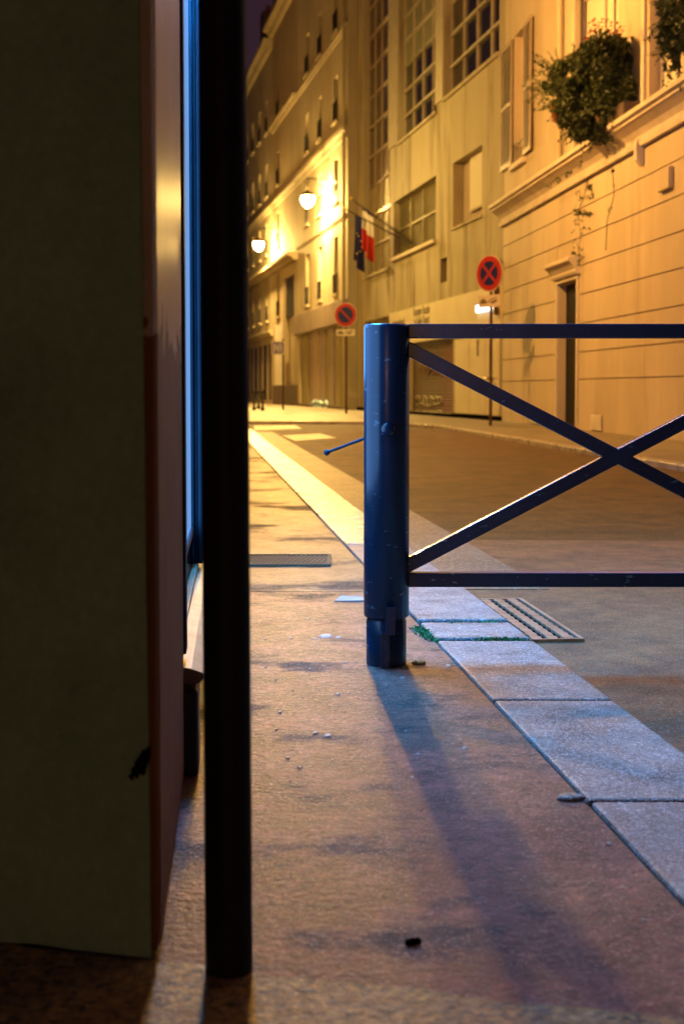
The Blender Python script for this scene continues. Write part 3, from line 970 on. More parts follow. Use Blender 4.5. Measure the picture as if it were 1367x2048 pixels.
edges = [0.55, 2.0, 3.3, 4.4, 5.8, 7.2, 8.7, 10.3, 12.35]
pm = [M_lime2, M_opal2, M_mauve, M_opal2, M_mauve, M_shutter, M_mauve, M_opal2]
for i, (a, b) in enumerate(zip(edges[:-1], edges[1:])):
    m = MB(); m.fbox(FC, a + .02, b - .02, .16, 3.24, -.2 + .05 * (i % 3), -.12 + .05 * (i % 3)); m.build('shop_board', pm[i], hC1)
scrawl(FC, hC1, 624, 655, 811, 11, .02, M_spray_blue, w=.05, loops=5, seed=11)
m = MB(); m.fbox(FC, .02, 12.9, -.02, .15, 0, .05); m.build('base_course', M_plinth, hC1)
m = MB(); m.tube([FC.P(.35, .1, .1), FC.P(.35, 19.0, .1)], .07, 8); m.build('downpipe', M_conc, hC1)
m = MB(); m.fbox(FC, -.2, sc1, 19.605, 19.75, -8, .5); m.build('roof', M_roof, hC1)

low2 = [(14.2, 17.8, 0.0, 6.2)]
hC2 = old_house('street_house', 'tall pale house with deep porch recess between two street lamps', sc1 + .02, 22.0, 19.4, M_lime2, [19.9], low2, 0,
                [(6.75, .5, .35), (10.1, .2, .3), (14.0, .25, .3), (18.9, .5, .5)])
m = MB(); m.fbox(FC, 14.2, 17.8, 0, 6.2, -.28, -.24); m.build('porch_back', M_lime, hC2)
m = MB(); m.fbox(FC, 14.22, 17.78, 4.3, 6.18, -.238, -.1); m.build('porch_shade_panel', M_iron, hC2)  # dark panel standing in for the shade at the top of the recess
m = MB(); m.fbox(FC, sc1 + .05, 21.9, -.02, 1.0, 0.0, 0.06); m.build('plinth', M_plinth, hC2)
m = MB(); m.fbox(FC, 18.2, 20.9, 1.01, 4.1, 0.0, 0.05); m.build('white_panel', M_wcloth, hC2)
m = MB(); m.fbox(FC, sc1, 22.0, 19.405, 19.55, -8, .5); m.build('roof', M_roof, hC2)

hC3 = old_house('street_house', 'farthest pale house with chimneys against the night sky', 22.02, 50.0, 18.9, M_lime, [24.5, 27.7, 31, 34.3, 37.6, 41], [], 0,
                [(6.75, .5, .35), (3.6, .25, .3), (10.1, .2, .3), (18.4, .5, .5)])
for i in range(8):
    s = 22.6 + i * 2.2
    m = MB(); m.fbox(FC, s, s + 1.1, .25, 3.2, 0.0, 0.03); m.build('shop_opening', M_glass_far if i % 2 else M_plinth, hC3)
m = MB()
m.extrude(FC, [(-.3, 18.905), (-1.6, 21.4), (-6, 22.4), (-8, 18.905)], 22.03, 49.9)
rf = m.build('mansard_roof', M_roof, hC3)
for s, w, hgt in ((23.0, 1.0, 24.2), (29.5, 1.6, 23.8), (36, 1.5, 24)):
    m = MB(); m.fbox(FC, s, s + w, 20.0, hgt, -3.6, -1.2); c = m.build('chimney', M_chim, rf)
    mm = MB()
    for k in range(3):
        mm.tube([FC.P(s + w / 2, hgt, -1.6 - k * .7), FC.P(s + w / 2, hgt + .5, -1.6 - k * .7)], [.15, .12], 8)
    mm.build('chimney_pots', M_terra, c)

# ---------------- left: the shop beside the camera, and the block beyond the side street
FL = Facade((-0.244, 1.88), 0.075, 'left')
shop = thing('corner_shop', 'dark corner shop wall with peeling pilaster and blue framed lit window at left', 'shop', FL.P(0, 0))
HL = 12.0
# end wall facing the camera: gently uneven plaster with a ragged foot
m = MB()
nx, nz = 20, 60
pts = []
rr = random.Random(4)
foot = [rr.uniform(.0, .016) for _ in range(nx + 1)]
for j in range(nz + 1):
    for i in range(nx + 1):
        x = -0.2560 - 1.6 * i / nx - 0.006 * (4.2 * (j / nz) ** 1.3)
        y = 1.872 + 0.25 * (-(x + 0.2455))
        z = foot[i] + (4.2 - foot[i]) * (j / nz) ** 1.3
        e = 0.002 * math.sin(x * 31 + z * 13) + 0.0015 * math.sin(z * 47)
        pts.append((x, y + e, z))
m.add(pts, [(j * (nx + 1) + i, j * (nx + 1) + i + 1, (j + 1) * (nx + 1) + i + 1, (j + 1) * (nx + 1) + i) for j in range(nz) for i in range(nx)], True)
m.build('end_wall', M_olive, shop)
m = MB()
for k, (dx, dz, r_) in enumerate(((0, 0, .010), (-.008, -.010, .007), (.006, .010, .007), (-.014, -.018, .004))):
    cx_, cz_ = at_depth(283, 1530, 1.86).x + dx, at_depth(283, 1530, 1.86).z + dz
    m.tube([(cx_, 1.874, cz_ - r_ * 1.6), (cx_ - .002, 1.868, cz_), (cx_ + .003, 1.874, cz_ + r_ * 1.6)], [r_ * .3, r_ * .9, r_ * .3], 7)
m.build('plaster_gouge', M_dark, shop)
m = MB(); m.fbox(FL, 0.006, 0.90, 0.0, 4.2, -0.05, 0.0)
m.build('pilaster', M_pil, shop, bevel=0.018)
m = MB(); m.box((-1.862, 2.30, 0.0), (-0.40, 2.76, 4.2)); m.build('wall_core', M_under, shop)
m = MB(); m.fbox(FL, 0.905, 25.0, 2.75, HL, -0.3, -0.005)
m.fbox(FL, 0.0, 25.0, 4.21, HL, -6, -0.31)
m.build('upper_wall', M_lime2, shop)
m = MB(); m.fbox(FL, 0.91, 25.0, -.02, 0.185, -0.3, -0.004); m.build('window_base', M_under, shop)
m = MB(); m.fbox(FL, 0.905, 1.03, 0.0, 0.172, -0.02, 0.028); m.build('plinth_block', M_iron, shop, bevel=.006)
m = MB(); m.extrude(FL, [(-.12, .187), (.03, .187), (.038, .196), (.038, .207), (.015, .216), (-.02, .222), (-.12, .222)], 0.905, 7.0)
m.build('sill', M_silt, shop)
m = MB(); m.fbox(FL, 0.905, 7.0, .222, .236, -.06, -.012); m.build('lower_rail', M_silt, shop)
def shop_window(s0, s1, zt, lit):
    m = MB()
    for a in (s0 - .005, s1 - .06):
        m.fbox(FL, a, a + .065, .2365, 2.72, -.034, -.022)
        m.fbox(FL, a + .012, a + .065, .2365, 2.72, -.0219, -.010)
        m.fbox(FL, a, a + .065, .2365, 2.72, -.0099, .004)
    m.fbox(FL, s0 + .061, s1 - .061, 2.66, 2.72, -.034, 0)
    m.fbox(FL, s0 + .061, s1 - .061, zt - .012, zt + .012, -.034, -.024)
    w = m.build('shop_window', M_bframe, shop, bevel=.004)
    a = MB(); a.fbox(FL, s0 + .06, s1 - .06, .2365, zt - .0125, -.045, -.032); a.build('pane', M_glass, w)
    split = s0 + .06 if lit is M_lit2 else s0 + .50
    if split > s0 + .1:
        a = MB(); a.fbox(FL, s0 + .06, split - .002, zt + .0125, 2.66, -.045, -.032); a.build('pane', M_glass, w)
    a = MB(); a.fbox(FL, split, s1 - .06, zt + .0125, 2.66, -.045, -.032); a.build('lit_pane', lit, w)
shop_window(0.95, 2.50, 0.34, M_lit)
shop_window(2.55, 4.60, 0.80, M_lit2)
shop_window(4.65, 6.90, 0.80, M_lit2)
m = MB(); m.fbox(FL, 2.25, 3.20, 2.24, 2.56, .02, .13); sb = m.build('added_blue_light', M_added_blue, shop, bevel=.01)  # emitter added out of view to supply the blue light on kerb and post
m = MB(); m.fbox(FL, 2.2, 3.25, 2.562, 2.60, -.003, .16); m.fbox(FL, 2.2, 2.225, 2.22, 2.56, -.003, .16); m.build('added_light_hood', M_iron, shop)  # unseen hood and cheek added to screen the emitter towards the viewer
m = MB(); m.fbox(FL, 7.0, 25.0, .186, 2.749, -.3, -.006); m.build('ground_floor_wall', M_lime2, shop)
for s in (9, 12.5, 16, 19.5, 22.5):
    m = MB(); m.fbox(FL, s, s + 1.1, .9, 2.5, -.004, .02); wo = m.build('window', M_glass_far, shop)
    m = MB(); m.fbox(FL, s - .06, s, .84, 2.56, -.004, .05); m.fbox(FL, s + 1.1, s + 1.16, .84, 2.56, -.004, .05); m.fbox(FL, s, s + 1.1, 2.5, 2.56, -.004, .05); m.fbox(FL, s, s + 1.1, .84, .9, -.004, .07)
    m.build('frame', M_frame, wo)
for z in (3.8, 7.2):
    for s in (3, 6.5, 10, 13.5, 17, 20.5):
        m = MB(); m.fbox(FL, s, s + 1.1, z, z + 2.0, -.004, .02); m.build('window', M_glass_far, shop)

FL2 = Facade((-3.9, 36.0), 0.17, 'left')
lb = thing('corner_house', 'pale house across the side street, hidden behind the dark foreground pole', 'house', FL2.P(0, 0))
m = MB(); m.fbox(FL2, 0, 40, -.02, 13, -8, 0); m.build('wall', M_lime2, lb)
for s in range(1, 38, 4):
    for z in (1.0, 4.6, 7.8):
        m = MB(); m.fbox(FL2, s, s + 1.1, z, z + 2.0, -.01, .02); m.build('window', M_glass_far, lb)

# ================================================================== street lamps
def street_lamp(label, wall_pt, lamp_pt, gm, r=.17, k=1.06, rim=.09):
    """wall bracket with scroll and hanging teardrop lantern"""
    w, p = Vector(wall_pt), Vector(lamp_pt)
    t = thing('street_lamp', label, 'street lamp', w, group='wall bracket street lamps')
    topz = p.z + .85
    a = Vector((w.x, w.y, topz))
    b = Vector((p.x, p.y, topz))
    d = (b - a).normalized()
    m = MB()
    m.tube([a, b + d * .06], .026, 8)
    m.tube([a + Vector((0, 0, -.62)), a.lerp(b, .72)], .018, 6)
    sp = [a.lerp(b, 1.0) + d * (.14 * math.cos(q) - .0) * (1 - q / 9) + Vector((0, 0, -.06 - .14 * math.sin(q) * (1 - q / 9))) for q in [i * .5 for i in range(14)]]
    m.tube(sp, .013, 6)
    m.build('bracket', M_iron, t)
    m = MB(); m.bar(a + Vector((0, 0, -.7)), a + Vector((0, 0, .12)), .12, .05); m.build('wall_plate', M_iron, t)
    m = MB(); m.tube([b, p + Vector((0, 0, .30))], .016, 6); m.build('hanger', M_iron, t)
    m = MB(); m.lathe(p, [(r * .95, .137), (r * k, rim), (r * (k + .03), rim + .012), (r * (k + .9) / 2, .20), (r * .75, .28), (r * .3, .34), (.03, .40), (0, .40)], 24); m.build('cap', M_iron, t)
    m = MB(); m.lathe(p, [(0, -.30), (r * .3, -.27), (r * .65, -.18), (r * .92, -.05), (r, .05), (r * .88, .135), (0, .135)], 20); m.build('globe', gm, t)
    m = MB(); m.lathe(p, [(0, -.36), (.025, -.34), (.015, -.30), (0, -.30)], 8); m.build('finial', M_iron, t)
    return t
s1, z1 = FC.uv(655, 385)
lp = at_depth(615, 400, FC.P(s1, 0).y)
street_lamp('lit lantern hung nearest the flags on the bright house', FC.P(s1, lp.z), lp, M_globe_bend, .27, .92, .135)
s2, z2 = FC.uv(551, 470)
lp2 = at_depth(517, 490, FC.P(s2, 0).y)
street_lamp('farther lit lantern glowing just beside the dark foreground pole', FC.P(s2, lp2.z), lp2, M_globe_bend, .27, .92, .135)
wx = lambda y: LW(y)
street_lamp('lantern above the shop, lighting the pavement beside the barrier', (wx(10.6), 10.6, 8.0), (-0.385, 10.6, 8.0), M_globe_small, .10)
street_lamp('lantern opposite the cream house, above the shop end', (wx(24.0), 24.0, 8.0), (-1.40, 24.0, 8.1), M_globe_mid, .12)
street_lamp('lantern opposite the concrete block, on the corner house', FL2.P(4.2, 8.8), FL2.P(4.2, 8.8, .6), M_globe_far, .20, 1.7, .0)

street_lamp('added fill lantern, unseen behind the viewer, brightening the end wall', (-1.9, -34.0, 2.7), (-1.2, -34.0, 2.7), M_globe_small, .12)  # no lamp known here; unseen fill added to light the end wall

# ================================================================== road signs
def sign_frame(px, base_py, z=0.03):
    return ground(px, base_py, z)

def disc_sign(name, label, base, zc, r, yaw, cross, plate_h):
    t = thing(name, label, 'road sign', base)
    n = Vector((math.sin(yaw), -math.cos(yaw), 0))
    x = Vector((math.cos(yaw), math.sin(yaw), 0))
    zv = Vector((0, 0, 1))
    c = Vector((base.x, base.y, zc)) + n * .05
    def P(u, v, o):
        return c + x * u + zv * v + n * o
    m = MB(); m.tube([base, Vector((base.x, base.y, zc + r * .9))], .034, 10); m.build('post', M_post, t)
    def disc(nm, rad, o0, o1, mt):
        mm = MB(); k = 40
        ring = [(rad * math.cos(2 * math.pi * i / k), rad * math.sin(2 * math.pi * i / k)) for i in range(k)]
        mm.add([P(u, v, o0) for u, v in ring] + [P(u, v, o1) for u, v in ring],
               [(i, (i + 1) % k, k + (i + 1) % k, k + i) for i in range(k)] + [tuple(range(k, 2 * k)), tuple(reversed(range(k)))])
        return mm.build(nm, mt, t)
    rim = disc('rim', r, -.012, .012, M_swhite)
    disc('red_disc', r * .96, .0121, .016, M_red)
    disc('blue_field', r * .66, .0161, .020, M_sblue)
    for sgn in ((1, -1) if cross else (-1,)):
        mm = MB()
        w = r * .075
        d = Vector((1, sgn)).normalized() * r * .68
        q = Vector((-d.y, d.x)).normalized() * w
        o0, o1 = (.0201, .024) if sgn == 1 else (.0202, .0245)
        cs = [(-d.x - q.x, -d.y - q.y), (d.x - q.x, d.y - q.y), (d.x + q.x, d.y + q.y), (-d.x + q.x, -d.y + q.y)]
        mm.hexa([P(u, v, o0) for u, v in cs] + [P(u, v, o1) for u, v in cs])
        mm.build('red_bar', M_red, t)
    # small plate with a tow truck
    pw, ph = r * .82, plate_h
    pz = -r - .07 - ph / 2
    mm = MB(); mm.hexa([P(u, v, o) for o in (-.006, .006) for u, v in ((-pw, pz - ph / 2), (pw, pz - ph / 2), (pw, pz + ph / 2), (-pw, pz + ph / 2))])
    pl = mm.build('tow_plate', M_swhite, t)
    mm = MB()
    k = pw / .3
    for poly in ([(-.26, -.05), (-.08, -.05), (-.08, .0), (-.13, .05), (-.2, .05), (-.26, .0)],
                 [(.0, -.02), (.2, .03), (.24, .01), (.2, -.02), (.1, -.06)],
                 [(.02, .04), (.22, .075), (.23, .06), (.03, .015)],
                 [(-.08, -.03), (.02, .03), (.02, .01), (-.07, -.05)]):
        mm.add([P(u * k, pz + v * k, .0065) for u, v in poly], [tuple(range(len(poly)))])
    mm.build('tow_pictogram', M_ptext, pl)
b1 = sign_frame(980, 851)
zc = at_depth(974, 547, b1.y).z
disc_sign('no_stopping_sign', 'round red and blue no stopping sign with a cross, on brown post by cream house', b1, zc, 36 / FPX * b1.y, R(-50), True, .25)
b2 = sign_frame(692, 827)
zc = at_depth(684, 630, b2.y).z
disc_sign('no_parking_sign', 'round red and blue no parking sign with one diagonal, left of blue post', b2, zc, 24 / FPX * b2.y, R(-22), False, .20)
b3 = sign_frame(566, 820)
t = thing('street_sign', 'small square violet and white sign on a thin post before the far house', 'road sign', b3)
zc = at_depth(556, 696, b3.y).z
m = MB(); m.tube([b3, b3 + Vector((0, 0, zc + .3))], .035, 8); m.build('post', M_post, t)
hw = 13.5 / FPX * b3.y
cx = at_depth(556, 696, b3.y).x
m = MB(); m.box((cx - hw, b3.y - .08, zc - hw), (cx + hw, b3.y - .06, zc + hw)); pl = m.build('plate', M_swhite, t)
m = MB(); m.box((cx - hw * .8, b3.y - .086, zc - hw * .76), (cx + hw * .8, b3.y - .0805, zc + hw * .76)); m.build('violet_field', M_violet, pl)
for pts in (((-.55, -.6), (-.55, .6)), ((-.5, .6), (0, -.5)), ((.05, -.6), (.05, .6)), ((.45, -.6), (.45, .6))):
    m = MB(); (u0, v0), (u1, v1) = pts
    m.bar((cx + u0 * hw, b3.y - .089, zc + v0 * hw), (cx + u1 * hw, b3.y - .089, zc + v1 * hw), .06, .004, up=(0, 1, 0)); m.build('white_stroke', M_wcloth, pl)

# far bollards
for px, py, lab in ((508, 820, 'thin dark bollard closest to the foreground pole, far along the street'),
                    (517, 818, 'middle thin dark bollard of the three far along the street'),
                    (525, 821, 'thin dark bollard farthest right of the three by the far house')):
    b = ground(px, py, .03)
    t = thing('bollard', lab, 'bollard', b, group='bollards before the far house')
    m = MB(); m.lathe(b, [(.07, 0), (.07, .1), (.04, .13), (.035, .62), (0, .62)], 10); m.build('shaft', M_iron, t)
    m = MB(); m.lathe(b + Vector((0, 0, .62)), [(.03, 0), (.055, .03), (.06, .07), (.04, .11), (0, .13)], 10); m.build('knob', M_iron, t)

# ================================================================== the barrier
BY = ground(773, 1330).y + 0.02
def bpx(px, py):
    return at_depth(px, py, BY)
pc = bpx(772.5, 1000)
rP = 45.5 / FPX * BY * 1.0
topz = bpx(772, 649).z
barrier = thing('street_barrier', 'blue painted steel barrier with crossed bars between posts on the pavement edge', 'barrier', (pc.x, BY, 0))
zs = bpx(772, 1232).z
def post(xc, label):
    m = MB()
    c = (xc, BY, 0)
    m.lathe(c, [(rP * .955, zs), (rP, zs + .004), (rP, topz - .010), (rP * .985, topz - .004), (rP * .95, topz), (0, topz)], 48)
    # fine groove of the cap
    o = m.build('post', M_blue, barrier)
    m = MB(); m.lathe(c, [(rP * .885, 0.0), (rP * .885, zs - .012), (rP * .86, zs - .010), (rP * .86, zs + .003)], 48)
    m.build('sleeve', M_blue, o)
    return o
p1 = post(pc.x, '')
xr = bpx(1646 + 45, 1000).x
p2 = post(xr, '')
xl0 = pc.x + rP * .93
xr0 = xr - rP * .93
rh = 28.5 / FPX * BY
def rail(name, a, b):
    m = MB(); m.bar(a, b, .040, rh, up=(0, 0, 1))
    return m.build(name, M_blue, barrier, bevel=.003)
def rz(py):
    return bpx(1100, py).z
rail('top_rail', (xl0, BY, rz(662.5)), (xr0, BY, rz(662.5)))
rail('bottom_rail', (xl0, BY, rz(1158.5)), (xr0, BY, rz(1158.5)))
xm = (xl0 + xr0) / 2
def diag(name, z0, z1, yo, w):
    m = MB()
    a, b = Vector((xl0 - .01, BY + yo, z0)), Vector((xr0 + .01, BY + yo, z1))
    m.bar(a, b, w, rh * .96, up=(0, 0, 1))
    return m.build(name, M_blue, barrier, bevel=.003)
diag('diagonal_bar', rz(694), rz(1130), 0.0, .034)
diag('diagonal_bar', rz(1134), rz(690), 0.0, .0355)
# dome bolt, latch pieces, back rod
bp = bpx(773, 857)
m = MB()
c = Vector((pc.x + .002, BY - rP, bp.z))
prof = [(.019, 0), (.019, .004), (.017, .010), (.010, .015), (0, .0165)]
n = 20
vs = [c + Vector((r * math.cos(2 * math.pi * k / n), -h + .002, r * math.sin(2 * math.pi * k / n))) for r, h in prof for k in range(n)]
m.add(vs, [(i * n + k, i * n + (k + 1) % n, (i + 1) * n + (k + 1) % n, (i + 1) * n + k) for i in range(len(prof) - 1) for k in range(n)], True)
m.build('dome_bolt', M_blue, p1)
def lz(py):
    return bpx(775, py).z
m = MB(); m.box((bpx(770, 1200).x, BY - rP - .016, lz(1262)), (bpx(788, 1200).x, BY - rP + .03, lz(1206))); lat = m.build('latch', M_blue, p1, bevel=.002)
m = MB(); m.box((bpx(760, 1200).x, BY - rP - .012, lz(1331)), (bpx(777, 1200).x, BY - rP + .03, lz(1254))); m.build('hasp', M_blue, p1, bevel=.002)
m = MB(); m.box((bpx(757, 1200).x, BY - rP - .018, lz(1263)), (bpx(773, 1200).x, BY - rP + .02, lz(1257))); m.build('hasp_lip', M_blue, p1, bevel=.001)
m = MB()
e0 = Vector((pc.x - rP * .5, BY + rP * .6, bpx(742, 870).z)); e1 = at_depth(653, 905, BY + rP + .02)
m.tube([e0, e1], .0042, 10); ro = m.build('locking_rod', M_bframe, p1)
m = MB(); dd = (e1 - e0).normalized(); m.tube([e1 - dd * .008, e1 - dd * .004, e1 + dd * .004, e1 + dd * .008], [.005, .0085, .0085, .004], 12); m.build('rod_knob', M_bframe, ro)

# ================================================================== foreground pole
pb = ground(458, 1945)
t = thing('sign_pole', 'dark blurred pole close to the camera beside the shop wall', 'pole', pb)
m = MB(); m.tube([pb, pb + Vector((-0.006, 0, 2.0)), pb + Vector((-.012, 0, 4.0))], [.0312, .0305, .030], 32); m.build('shaft', M_pole, t)
m = MB(); m.lathe(pb + Vector((-.012, 0, 4.0)), [(.031, 0), (.03, .01), (0, .02)], 24); m.build('cap', M_pole, t)

# ================================================================== grates, litter, moss
gr = thing('gutter_grate', 'worn iron gutter grate with toothed slots beside the kerb', 'grate', (0, 0, 0))
g = [ground(x, y, ROAD_Z + .004) for x, y in ((962, 1203), (1042, 1186), (1150, 1252), (1062, 1275))]
gx = lambda y: KI(y) + KW + .012
gy0, gy1 = ground(1060, 1268).y, ground(1000, 1190).y
gw = 0.165
dk = Vector((-.1005, 1, 0)).normalized()
px_ = Vector((1, .1005, 0)).normalized()
org = Vector((gx(gy0), gy0, ROAD_Z + .005))
gr.location = org
ORIGIN[gr.name] = org
GL = (gy1 - gy0)
def GP(u, v, z):
    return org + px_ * u + dk * v + Vector((0, 0, z))
m = MB(); m.add([GP(0, 0, .001), GP(gw, 0, .001), GP(gw, GL, .001), GP(0, GL, .001)], [(0, 1, 2, 3)]); m.build('slot_bed', M_dark, gr)
m = MB()
for a, b, c, d in ((-.012, 0, 0, GL), (gw, gw + .014, 0, GL), (-.012, gw + .014, -.014, 0), (-.012, gw + .014, GL, GL + .014)):
    m.hexa([GP(a, c, -.01), GP(b, c, -.01), GP(b, d, -.01), GP(a, d, -.01), GP(a, c, .010), GP(b, c, .010), GP(b, d, .010), GP(a, d, .010)])
m.build('grate_frame', M_grate, gr)
nb = 3
for k in range(nb):
    u0 = .020 + k * (gw - .012) / nb
    w = (gw - .012) / nb * .52
    m = MB()
    T = 13
    left, right = [], []
    for i in range(T * 2 + 1):
        v = GL * i / (T * 2)
        o = .005 if i % 2 else 0
        left.append((u0 - o, v)); right.append((u0 + w + o, v))
    for i in range(T * 2):
        a, b, c, d = left[i], right[i], right[i + 1], left[i + 1]
        m.hexa([GP(*a, .0), GP(*b, .0), GP(*c, .0), GP(*d, .0), GP(*a, .009), GP(*b, .009), GP(*c, .009), GP(*d, .009)])
    m.build('grate_bar', M_grate, gr)

# pavement grating
g0, g1 = ground(500, 1133), ground(662, 1112)
pg = thing('pavement_grating', 'flat hatched iron grating set across the pavement beyond the post', 'grate', (g0.x, g0.y, 0))
m = MB(); m.box((g0.x - .12, g0.y, .001), (g1.x, g1.y, .003)); m.build('slot_bed', M_plinth, pg)
n = 22
for k in range(n):
    x = g0.x - .16 + (g1.x - g0.x + .125) * k / n
    mm = MB(); a = Vector((x, g0.y + .02, .005)); b = Vector((x + .05, g1.y - .02, .005)); mm.bar(a, b, .011, .003); mm.build('slat', M_under, pg)
m = MB()
for y in (g0.y + .01, g1.y - .01):
    m.bar((g0.x - .12, y, .006), (g1.x, y, .006), .018, .008)
    m.build('frame_bar', M_under, pg); m = MB()
for x in (g0.x - .11, g1.x - .008):
    m = MB(); m.bar((x, g0.y + .02, .0062), (x, g1.y - .02, .0062), .018, .008); m.build('frame_bar', M_under, pg)

# chewing gum and pale scraps trodden into the asphalt
rnd = random.Random(21)
m = MB()
spots = [(650, 1272, 13), (676, 1275, 8), (630, 1278, 5), (583, 1277, 4), (675, 1389, 6), (695, 1387, 3), (630, 1467, 6), (655, 1472, 8), (575, 1517, 5),
         (600, 1536, 6), (805, 1356, 5), (824, 1556, 4), (928, 1497, 6), (896, 1332, 6), (1216, 1689, 5), (1285, 1842, 5), (530, 1335, 3), (620, 1338, 3),
         (552, 1360, 3), (745, 1322, 4), (1010, 1770, 3), (835, 1510, 5), (560, 1425, 5), (604, 1395, 3), (690, 1325, 3), (585, 1380, 3)]
for i in range(40):
    spots.append((rnd.uniform(515, 1050), rnd.uniform(1210, 1950), rnd.uniform(1.2, 3.2)))
for x, y, r in spots:
    p = ground(x, y)
    if p.x > KI(p.y) - .03 or p.x < LW(p.y) + .02:
        continue
    rad = r / FPX * p.y
    k = 9
    ring = [(rad * rnd.uniform(.6, 1.25) * math.cos(2 * math.pi * i / k), 1.8 * rad * rnd.uniform(.6, 1.25) * math.sin(2 * math.pi * i / k)) for i in range(k)]
    m.add([(p.x + a, p.y + b, .0005) for a, b in ring] + [(p.x + a * .8, p.y + b * .8, .003) for a, b in ring],
          [(i, (i + 1) % k, k + (i + 1) % k, k + i) for i in range(k)] + [tuple(range(k, 2 * k))])
o = m.build('gum_spots', M_gum)
tag(o, 'pale flattened gum spots and scraps trodden into the pavement', 'litter', kind='stuff')

p = ground(709, 1200)
m = MB(); m.hexa([p + Vector(v) for v in ((-.075, -.035, .001), (.05, -.045, .001), (.055, .05, .001), (-.05, .05, .001), (-.075, -.035, .003), (.05, -.045, .006), (.055, .05, .003), (-.05, .05, .009))])
tag(m.build('paper_scrap', M_paper), 'white paper scrap lying flat left of the blue post', 'litter')
p = ground(825, 1888)
m = MB()
for dx, r in ((-.006, .006), (.0, .007), (.007, .0055)):
    m.lathe(p + Vector((dx, dx * .4, 0)), [(r * .8, 0), (r, .003), (r * .7, .007), (0, .009)], 9)
tag(m.build('dark_crumb', M_dark), 'small black crumb on the bare pavement in the foreground', 'litter')
p = ground(1140, 1598)
m = MB(); m.lathe(p, [(.018, 0), (.020, .003), (.016, .007), (.006, .009), (0, .009)], 11)
m.v = [Vector((p.x + (v.x - p.x) * 1.3 + rnd.uniform(-.004, .004), p.y + (v.y - p.y) + rnd.uniform(-.003, .003), v.z)) for v in m.v]
tag(m.build('flat_stone', M_kerb), 'flat pale chip of stone lying against the kerb joint', 'stone')
p = ground(829, 1328)
m = MB()
for i in range(4):
    q = p + Vector((rnd.uniform(-.01, .02), rnd.uniform(-.01, .01), 0))
    m.lathe(q, [(.010, 0), (.012, .004), (.007, .009), (0, .011)], 8)
tag(m.build('dead_leaf', mat('ochre_leaf', (0.42, 0.22, 0.05), 0.7)), 'crumpled ochre leaf at the foot of the blue post', 'leaf')

def moss(cs, n, name, label, sp):
    m = MB()
    for i in range(n):
        (x0, y0), (x1, y1) = rnd.choice(cs)
        q = rnd.random()
        p = ground(x0 + (x1 - x0) * q, y0 + (y1 - y0) * q) + Vector((rnd.gauss(0, sp), rnd.gauss(0, sp), 0))
        a = rnd.uniform(0, 6.28); h = rnd.uniform(.002, .010); w = rnd.uniform(.002, .004)
        dx, dy = math.cos(a) * w, math.sin(a) * w
        lx, ly = rnd.uniform(-.014, .014), rnd.uniform(-.014, .014)
        m.add([p + Vector((-dx, -dy, -.006)), p + Vector((dx, dy, -.006)), p + Vector((lx + dx * .5, ly + dy * .5, h)), p + Vector((lx - dx * .5, ly - dy * .5, h))], [(0, 1, 2, 3)])
    tag(m.build(name, M_moss, fix=False), label, 'moss', kind='stuff')
moss([((832, 1256), (848, 1266)), ((845, 1262), (868, 1284)), ((836, 1262), (862, 1280))], 420, 'moss', 'bright green moss cushion where two kerb joints meet by the post', .010)
moss([((890, 1250), (930, 1248)), ((965, 1248), (990, 1246))], 130, 'moss', 'thin green moss in the farther kerb joint', .006)
moss([((955, 1279), (1045, 1280))], 170, 'moss', 'thin green moss in the nearer kerb joint beside the grate', .006)

# ================================================================== plants on the cream house
def leaves(m, c, rad, n, size, rnd, shell=.55):
    for i in range(n):
        while True:
            v = Vector((rnd.uniform(-1, 1), rnd.uniform(-1, 1), rnd.uniform(-1, 1)))
            if shell ** 2 < v.length_squared <= 1:
                break
        p = c + Vector((v.x * rad[0], v.y * rad[1], v.z * rad[2]))
        a = Vector((rnd.gauss(0, 1), rnd.gauss(0, 1), rnd.gauss(0, .8))).normalized()
        b = a.cross(Vector((rnd.gauss(0, 1), rnd.gauss(0, 1), rnd.gauss(0, 1)))).normalized()
        s = size * rnd.uniform(.6, 1.5)
        a, b = a * s, b * s * .45
        m.add([p - a, p + b, p + a, p - b], [(0, 1, 2, 3)])

